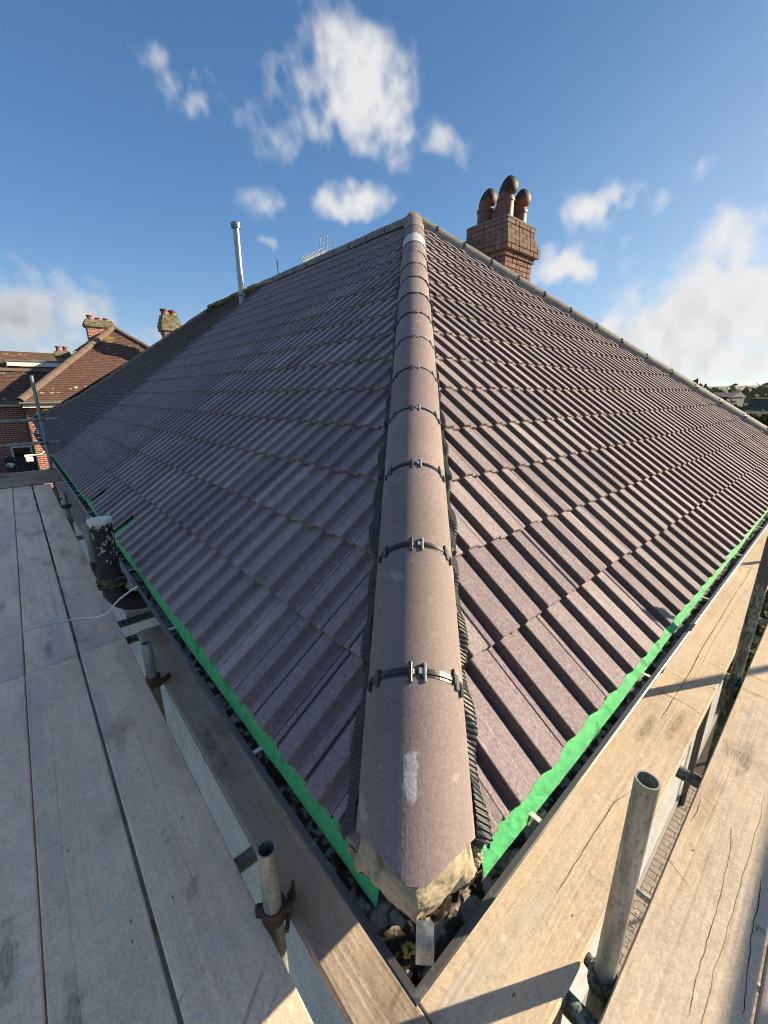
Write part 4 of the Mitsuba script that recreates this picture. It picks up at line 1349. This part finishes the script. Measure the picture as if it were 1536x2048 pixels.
def split(parent, pts, w, seed):
    """a drying split on a board, drawn as a dark strip for its shade"""
    pts = np.array(pts, float)
    L_ = np.r_[0, np.cumsum(np.linalg.norm(np.diff(pts, axis=0), axis=1))]
    n_ = max(8, int(L_[-1] / .006))
    t_ = np.linspace(0, L_[-1], n_)
    p_ = np.stack([np.interp(t_, L_, pts[:, 0]), np.interp(t_, L_, pts[:, 1])], 1)
    d_ = np.gradient(p_, axis=0)
    d_ /= np.linalg.norm(d_, axis=1, keepdims=True)
    nn = np.stack([-d_[:, 1], d_[:, 0]], 1)
    nz = meshkit.fbm(np.stack([t_ * 45, t_ * 0 + seed, t_ * 0], 1), 3, 2) - .5
    p_ = p_ + nn * (nz * .0045)[:, None]
    ww = .42 * w * (.35 + 1.3 * meshkit.fbm(np.stack([t_ * 14, t_ * 0 + seed, t_ * 0], 1), 3, 4)) * np.clip(np.minimum(t_, L_[-1] - t_) / .04, 0, 1)
    a_, b_ = p_ + nn * ww[:, None] / 2, p_ - nn * ww[:, None] / 2
    v_ = np.vstack([np.c_[a_, np.full(n_, ZB + .0022)], np.c_[b_, np.full(n_, ZB + .0022)]])
    q_ = np.array([[i, i + 1, n_ + i + 1, n_ + i] for i in range(n_ - 1)])
    put('split', tm(v_, quads(q_[:, ::-1])), M_SPLIT, parent)


split(LEFTS[2], [[-.229, 2.24], [-.243, 2.057], [-.242, 1.853], [-.229, 1.736], [-.225, 1.589], [-.229, 1.443], [-.227, 1.06], [-.224, .98]], .0026, 11)
split(BOARD, [[3.94, -.055], [3.717, -.067], [3.18, -.062], [2.81, -.068], [2.31, -.069], [2.03, -.081], [1.65, -.081], [1.50, -.081]], .0042, 1)
split(BOARD, [[1.02, -.118], [.934, -.095], [.833, -.094], [.669, -.092], [.503, -.091]], .0032, 2)
split(BOARD, [[.928, -.005], [.925, -.047], [.934, -.095], [.918, -.148]], .0016, 3)
split(BOARD, [[.634, -.098], [.629, -.133], [.639, -.17], [.653, -.19]], .0014, 4)
split(BOARD, [[.442, -.091], [.419, -.113], [.402, -.143], [.396, -.159]], .0014, 5)
board('board along the right hand gutter, farther on', 3.97, 7.9, -.203, .030, 0, ZB - .002, group='inside boards')
BOARD = board('sunlit board outside the standing tubes on the right, with a long shadow along it', -.14, 3.78, -.514, -.279, 0, ZB + .001)
split(BOARD, [[1.149, -.389], [1.047, -.404], [.944, -.408], [.83, -.412], [.638, -.41], [.495, -.415]], .0022, 6)
split(BOARD, [[1.016, -.483], [.914, -.487], [.814, -.487], [.704, -.493], [.585, -.501]], .0038, 7)
split(BOARD, [[1.60, -.298], [1.452, -.332]], .0018, 8)
split(BOARD, [[1.195, -.295], [1.115, -.301], [1.043, -.295]], .0022, 9)
board('board outside the standing tubes on the right, farther along', 3.79, 7.7, -.514, -.279, 0, ZB)
board('board at the bottom right corner of the picture', -.14, 3.70, -.757, -.522, 0, ZB - .002)
for k in range(4):
    y1 = -.763 - k * .237
    board(f'right hand board outside the picture, {("third", "fourth", "fifth", "outermost")[k]} outside the standing tubes', -.14, 3.75, y1 - .229, y1, 0)
for k in range(5):
    y1 = -.522 - k * .237
    board(f'far right hand board outside the picture, {("second", "third", "fourth", "fifth", "outermost")[k]} outside the standing tubes', 3.76, 7.7, y1 - .229, y1, 0)

# ------------------------------------------------------------------ scaffold tubes and couplers
R_T = .02415


def tube(label, a, b, m=M_STEEL, group=None, hollow=True):
    t = thing('scaffold_tube', label, 'scaffold tube', group)
    put('pipe', sweep([a, b], R_T, 24, inner=.84), m, t, smooth=50)
    return t


def coupler(label, c, axis, m=M_RUST, bolt=(1, 0, 0), group='scaffold couplers'):
    t = thing('scaffold_coupler', label, 'scaffold coupler', group)
    a = np.asarray(axis, float)
    x, y, _ = frame(a)
    bo = np.asarray(bolt, float)
    bo = bo - a * (bo @ a)
    bo /= np.linalg.norm(bo)
    sd = np.cross(a, bo)
    Mx = place(c, bo, sd, a)
    ring = lathe([(.0245, -.026), (.0325, -.026), (.034, -.018), (.0325, -.012), (.0325, .012), (.034, .018), (.0325, .026), (.0245, .026)], 20)
    put('collar', xf(cat([ring, bevel_box(.026, .052, -.014, .014, -.020, .020, .004), bevel_box(-.050, -.028, -.010, .010, -.018, .018, .004)]), Mx), m, t, smooth=40)
    put('bolt', xf(cat([sweep([[.044, -.05, 0], [.044, .055, 0]], .0065, 8), sweep([[.044, .020, 0], [.044, .040, 0]], .0125, 6), bevel_box(.040, .048, .040, .062, -.016, .016, .002)]), Mx), m, t, smooth=40)
    return t


# right hand platform
tube('galvanised tube standing open ended between the sunlit boards at lower right', [.440, -.250, -3.0], [.452, -.250, .236], group='standing tubes')
tube('dark green stained tube standing at the right edge of the picture', [2.13, -.246, -3.0], [2.13, -.246, .385], M_STEELDARK, group='standing tubes')
tube('standing tube farther along the right hand gutter, outside the picture', [4.49, -.246, -3.0], [4.49, -.246, -.15], group='standing tubes')
coupler('dark coupler at the foot of the open tube at lower right', [.447, -.250, -.425], [0, 0, 1], M_STEELDARK, (-.3, -1, 0))
coupler('coupler at the foot of the dark green stained tube', [2.13, -.246, -.43], [0, 0, 1], M_STEELDARK, (-1, -.3, 0))
tube('dark cross tube under the boards beside the open tube', [.345, -1.7, -.44], [.345, .20, -.44], M_STEELDARK, group='cross tubes')
tube('dark cross tube bridging the gap between the sunlit boards', [1.33, -1.7, -.44], [1.33, .2, -.44], M_STEELDARK, group='cross tubes')
tube('cross tube under the boards by the dark green stained tube', [2.20, -1.7, -.44], [2.20, .2, -.44], group='cross tubes')
for x, o_ in ((2.78, 'showing just beside the green stained tube'), (3.08, 'second beyond the green stained tube'), (4.6, 'under the far boards, by the third standing tube'), (6.0, 'under the farthest boards')):
    tube(f'right hand cross tube {o_}', [x, -1.7, -.44], [x, .2, -.44], group='cross tubes')
tube('bright tube far below in the gap between the sunlit boards', [2.32, -1.7, -2.45], [2.34, .25, -2.45], group='lower lift tubes')
tube('lengthwise tube low down beside the pebbledash wall', [-1.0, -.293, -.49], [8.2, -.293, -.49], group='lengthwise tubes')
tube('lengthwise tube of the lower lift on the right', [-1.0, -.293, -2.5], [8.2, -.293, -2.5], group='lower lift tubes')
OY = -1.62
for x, o_ in ((2.60, 'nearest'), (4.68, 'middle'), (7.4, 'farthest')):
    tube(f'{o_} outer standing tube of the right hand platform, outside the picture', [x, OY, GZ], [x, OY, 1.06], group='outer standing tubes')
for z_, o_ in ((.715, 'upper'), (.20, 'lower')):
    tube(f'{o_} guard rail along the right hand platform, outside the picture', [-1.2, OY - .05, z_], [9.8, OY - .05, z_], group='guard rails')
tube('guard rail crossing beyond the far end of the sunlit roof slope at the right edge', [9.5, -2.0, .70], [9.5, 6.5, .70], group='guard rails')
tube('standing tube carrying the guard rail beyond the right hand roof slope, outside the picture', [9.45, -.9, GZ], [9.45, -.9, 1.1], group='outer standing tubes')

# left hand platform
for (lab, y, top) in (('short tube end standing beside the near left boards', .405, -.105), ('short tube end standing behind the dark board under the gutter', 1.715, -.142),
                      ('tube end standing just left of the vent pipe', 3.66, .030), ('farthest short tube end beside the left boards', 5.70, -.078)):
    tube(lab, [-.135, y, -3.0], [-.140, y, top], group='standing tube ends')
coupler('rusty coupler with its bolt sticking out on the nearest left tube end', [-.137, .408, -.345], [0, 0, 1], M_RUST, (.75, -.6, 0))
coupler('coupler on the tube end behind the dark board under the gutter', [-.136, 1.715, -.36], [0, 0, 1], M_RUST, (.4, -.9, 0))
coupler('coupler on the tube end left of the vent pipe', [-.135, 3.66, -.35], [0, 0, 1], M_RUST, (.4, -.9, 0))
coupler('coupler with a wire loop on the farthest short tube end', [-.138, 5.70, -.25], [0, 0, 1], M_RUST, (-.9, -.4, 0))
for y in (.65, 2.35, 2.60, 3.72, 4.9, 5.75, 7.2, 8.1):
    lab = {.65: 'cross tube showing in the gap beside the nearest left tube end', 2.35: 'cross tube under the board ends near the vent pipe', 2.60: 'green stained cross tube under the foot of the vent pipe'}.get(y, f'left hand cross tube under the far boards, {"third fourth fifth sixth seventh".split()[max(0, [3.72, 4.9, 5.75, 7.2, 8.1].index(y) if y in (3.72, 4.9, 5.75, 7.2, 8.1) else 0)]} beyond the vent pipe')
    tube(lab, [-1.75, y, -.44], [.24, y, -.44], M_STEELDARK if y in (2.35, 2.60) else M_STEEL, group='cross tubes')
tube('lengthwise tube under the left boards near the wall', [-.185, -1.7, -.488], [-.185, 8.6, -.488], M_STEELDARK, group='lengthwise tubes')
tube('leaning tube standing at the far end of the left platform', [-.105, 8.42, -.9], [-.085, 8.40, 1.33], group='standing tubes')
tube('upper cross rail at the far end of the left platform', [-2.4, 8.47, .60], [.125, 8.47, .655], group='end rails')
tube('lower cross rail at the far end of the left platform', [-2.4, 8.47, .255], [.10, 8.47, .278], group='end rails')
coupler('coupler joining the upper cross rail to the leaning tube', [-.092, 8.445, .648], [0, 0, 1], M_RUST, (-.5, -1, 0))
coupler('coupler joining the lower cross rail to the leaning tube', [-.096, 8.445, .274], [0, 0, 1], M_RUST, (-.5, -1, 0))
coupler('coupler at the foot of the leaning tube behind the end plank', [-.10, 8.42, -.17], [0, 0, 1], M_RUST, (1, -.3, 0))
for z_, o_ in ((.70, 'upper'), (.20, 'lower')):
    tube(f'{o_} guard rail along the left hand platform, outside the picture', [-1.72, -2.0, z_], [-1.72, 8.6, z_], group='guard rails')
for y, o_ in ((.3, 'nearest'), (3.2, 'second'), (6.0, 'third'), (8.4, 'farthest')):
    tube(f'{o_} outer standing tube of the left hand platform, outside the picture', [-1.67, y, GZ], [-1.67, y, 1.1], group='outer standing tubes')

# white cable lying over the left boards, up to the gutter
cp = np.array([[-1.9, 3.1, ZB], [-1.3, 2.86, ZB], [-.95, 2.79, ZB], [-.73, 2.765, ZB], [-.55, 2.777, ZB], [-.37, 2.725, ZB + .004], [-.283, 2.62, ZB + .025],
               [-.245, 2.45, ZB + .10], [-.215, 2.30, ZB + .18], [-.185, 2.19, ZB + .27], [-.135, 2.10, -.03], [-.10, 2.065, .004], [-.085, 2.055, .012]])
from scipy.interpolate import CubicSpline
tt = np.linspace(0, len(cp) - 1, 90)
pathc = CubicSpline(np.arange(len(cp)), cp)(tt)
pathc[:, 2] = np.maximum(pathc[:, 2], ZB) + .0055
cab = thing('white_cable', 'white electric cable lying across the left boards and rising to the gutter', 'cable')
put('lead', sweep(pathc, .0045, 8), M_CABLE, cab, smooth=True)
put('tape_end', sweep([pathc[-6], pathc[-1]], .006, 8), M_CABLE, cab, smooth=True)

# ------------------------------------------------------------------ far right: hedge, trees, sheds


def foliage(parent, cen, rad, n, m, size, seed, name='foliage'):
    r = np.random.default_rng(seed)
    k = max(5, int(n / 120))
    c = r.normal(0, 1, (k, 3))
    c = c / np.linalg.norm(c, axis=1, keepdims=True) * r.uniform(.25, .95, (k, 1)) ** .6 * rad
    v, f = [], []
    for i in range(n):
        p = np.array(cen) + c[i % k] + r.normal(0, .20, 3) * rad
        a, b = r.normal(0, 1, (2, 3))
        a /= np.linalg.norm(a)
        b = np.cross(a, b)
        b /= np.linalg.norm(b)
        s = size * r.uniform(.5, 1.2)
        o = len(v)
        v += [p - a * s, p + b * s * .5, p + a * s, p - b * s * .5]
        f += [[o, o + 1, o + 2, o + 3]]
    put(name, tm(v, quads(f)), m, parent)


def tree(label, x, y, top, r, seed, m, group, n=1800):
    t = thing('tree', label, 'tree', group)
    h = top - GZ
    put('trunk', cat([sweep([[x, y, GZ - .1], [x + .1, y, GZ + h * .35], [x, y + .1, GZ + h * .7]], [.16, .12, .05], 8)] +
                     [sweep([[x, y, GZ + h * .35], [x + dx, y + dy, GZ + h * .65]], [.07, .02], 6) for dx, dy in ((r * .5, r * .2), (-r * .4, r * .4), (0, -r * .5))]), M_BARK, t)
    foliage(t, [x, y, GZ + h * .58], np.array([r, r, h * .40]), n, m, .26, seed, 'crown')


for i, (x, y, top, r, lab) in enumerate([(46, 8.6, .15, 2.3, 'leftmost bushy tree beyond the right hand roof slope'), (44, 6.2, -.05, 2.2, 'rounded tree beyond the guard rail, second from the left'),
                                         (43, 4.2, .05, 2.0, 'olive green tree beyond the guard rail, near the right edge'), (41, 2.0, .10, 2.2, 'rightmost tree beyond the guard rail'),
                                         (52, 11.4, .30, 2.6, 'tall tree partly hidden by the right hand hip')]):
    tree(lab, x, y, top, r, 90 + i, M_LEAF[i % 3], 'trees beyond the right hand roof slope')
for i, (x, y, r, lab) in enumerate([(10.6, .5, .9, 'low dark shrub past the corner of the house, seen through the gap in the boards'), (13.2, .2, 1.2, 'dark bush farther past the house corner, seen beside the green stained tube'), (16.5, .6, 1.5, 'outermost dark bush in line with the sunlit eave')]):
    t = thing('shrub', lab, 'shrub', 'shrubs in line with the sunlit eave')
    put('stem', sweep([[x, y, GZ - .1], [x, y, GZ + .7]], [.05, .03], 6), M_BARK, t)
    foliage(t, [x, y, GZ + .55], np.array([r, .9, .55]), 1500, M_LEAF[0], .12, 60 + i)
for i, (x, y, top, lab) in enumerate([(21, 4.2, .10, 'dark conifer below the guard rail, left of two'), (20, 1.9, .0, 'dark conifer below the guard rail, right of two'), (22, -.4, .05, 'dark conifer at the right edge, mostly outside the picture')]):
    tree(lab, x, y, top, 1.5, 120 + i, M_LEAF[0], 'dark conifers below the guard rail', 2200)
sh = thing('industrial_shed', 'long grey pitched roof shed far off under the hills', 'shed')
put('roof', cat([stepped([88, 28, .35], [88, 14.2, .35], [96, 28, 1.05], [96, 14.2, 1.05], 6), tm([[88, 14.2, .3], [104, 14.2, .3], [96, 14.2, 1.05]], [[0, 1, 2]])]), M_SHED, sh)
put('wall', box(88.3, 103.7, 14.5, 28, GZ, .36), M_SHED, sh)
sh2 = thing('flat_shed', 'dark flat roofed building far off at the right edge', 'shed')
put('wall', box(84, 92, -3, 11.0, GZ, .05), mat('dark_cladding', prin((.055, .065, .085), .7, .3)), sh2)
put('roof_edge', box(83.7, 92.3, -3.3, 11.3, .053, .22), M_SHED, sh2)
far_trees = thing('far_woods', 'hazy band of far woods under the hills at the right', 'woods')
labels[far_trees]['kind'] = 'stuff'
r3 = np.random.default_rng(5)
v, f = [], []
for i in range(4200):
    a = math.radians(r3.uniform(-12, 40))
    d_ = r3.uniform(150, 420)
    p = np.array([d_ * math.cos(a), d_ * math.sin(a), GZ + r3.uniform(.5, 8.5) * (.6 + .8 * meshkit.noise(np.array([math.degrees(a) * 1.3, d_ * .01, 0])))])
    q_ = r3.normal(0, 1, (2, 3))
    q_ /= np.linalg.norm(q_, axis=1, keepdims=True)
    o = len(v)
    v += [p - q_[0] * 1.6, p + q_[1], p + q_[0] * 1.6, p - q_[1]]
    f += [[o, o + 1, o + 2, o + 3]]
put('tree_mass', tm(v, quads(f)), M_LEAF[1], far_trees, kind='stuff')

# ------------------------------------------------------------------ haze over the whole place
scene['haze_air'] = {'type': 'homogeneous', 'albedo': {'type': 'rgb', 'value': [.95, .955, .96]}, 'sigma_t': 7e-5, 'phase': {'type': 'hg', 'g': .2}}
scene['haze'] = {'type': 'cube', 'to_world': T().translate([0, 0, 46.5]) @ T().scale([9600, 9600, 53]), 'bsdf': {'type': 'null'}, 'interior': {'type': 'ref', 'id': 'haze_air'}}
labels['haze'] = {'kind': 'stuff', 'label': 'thin blue haze softening the far hills'}
scene['camera']['medium'] = {'type': 'ref', 'id': 'haze_air'}
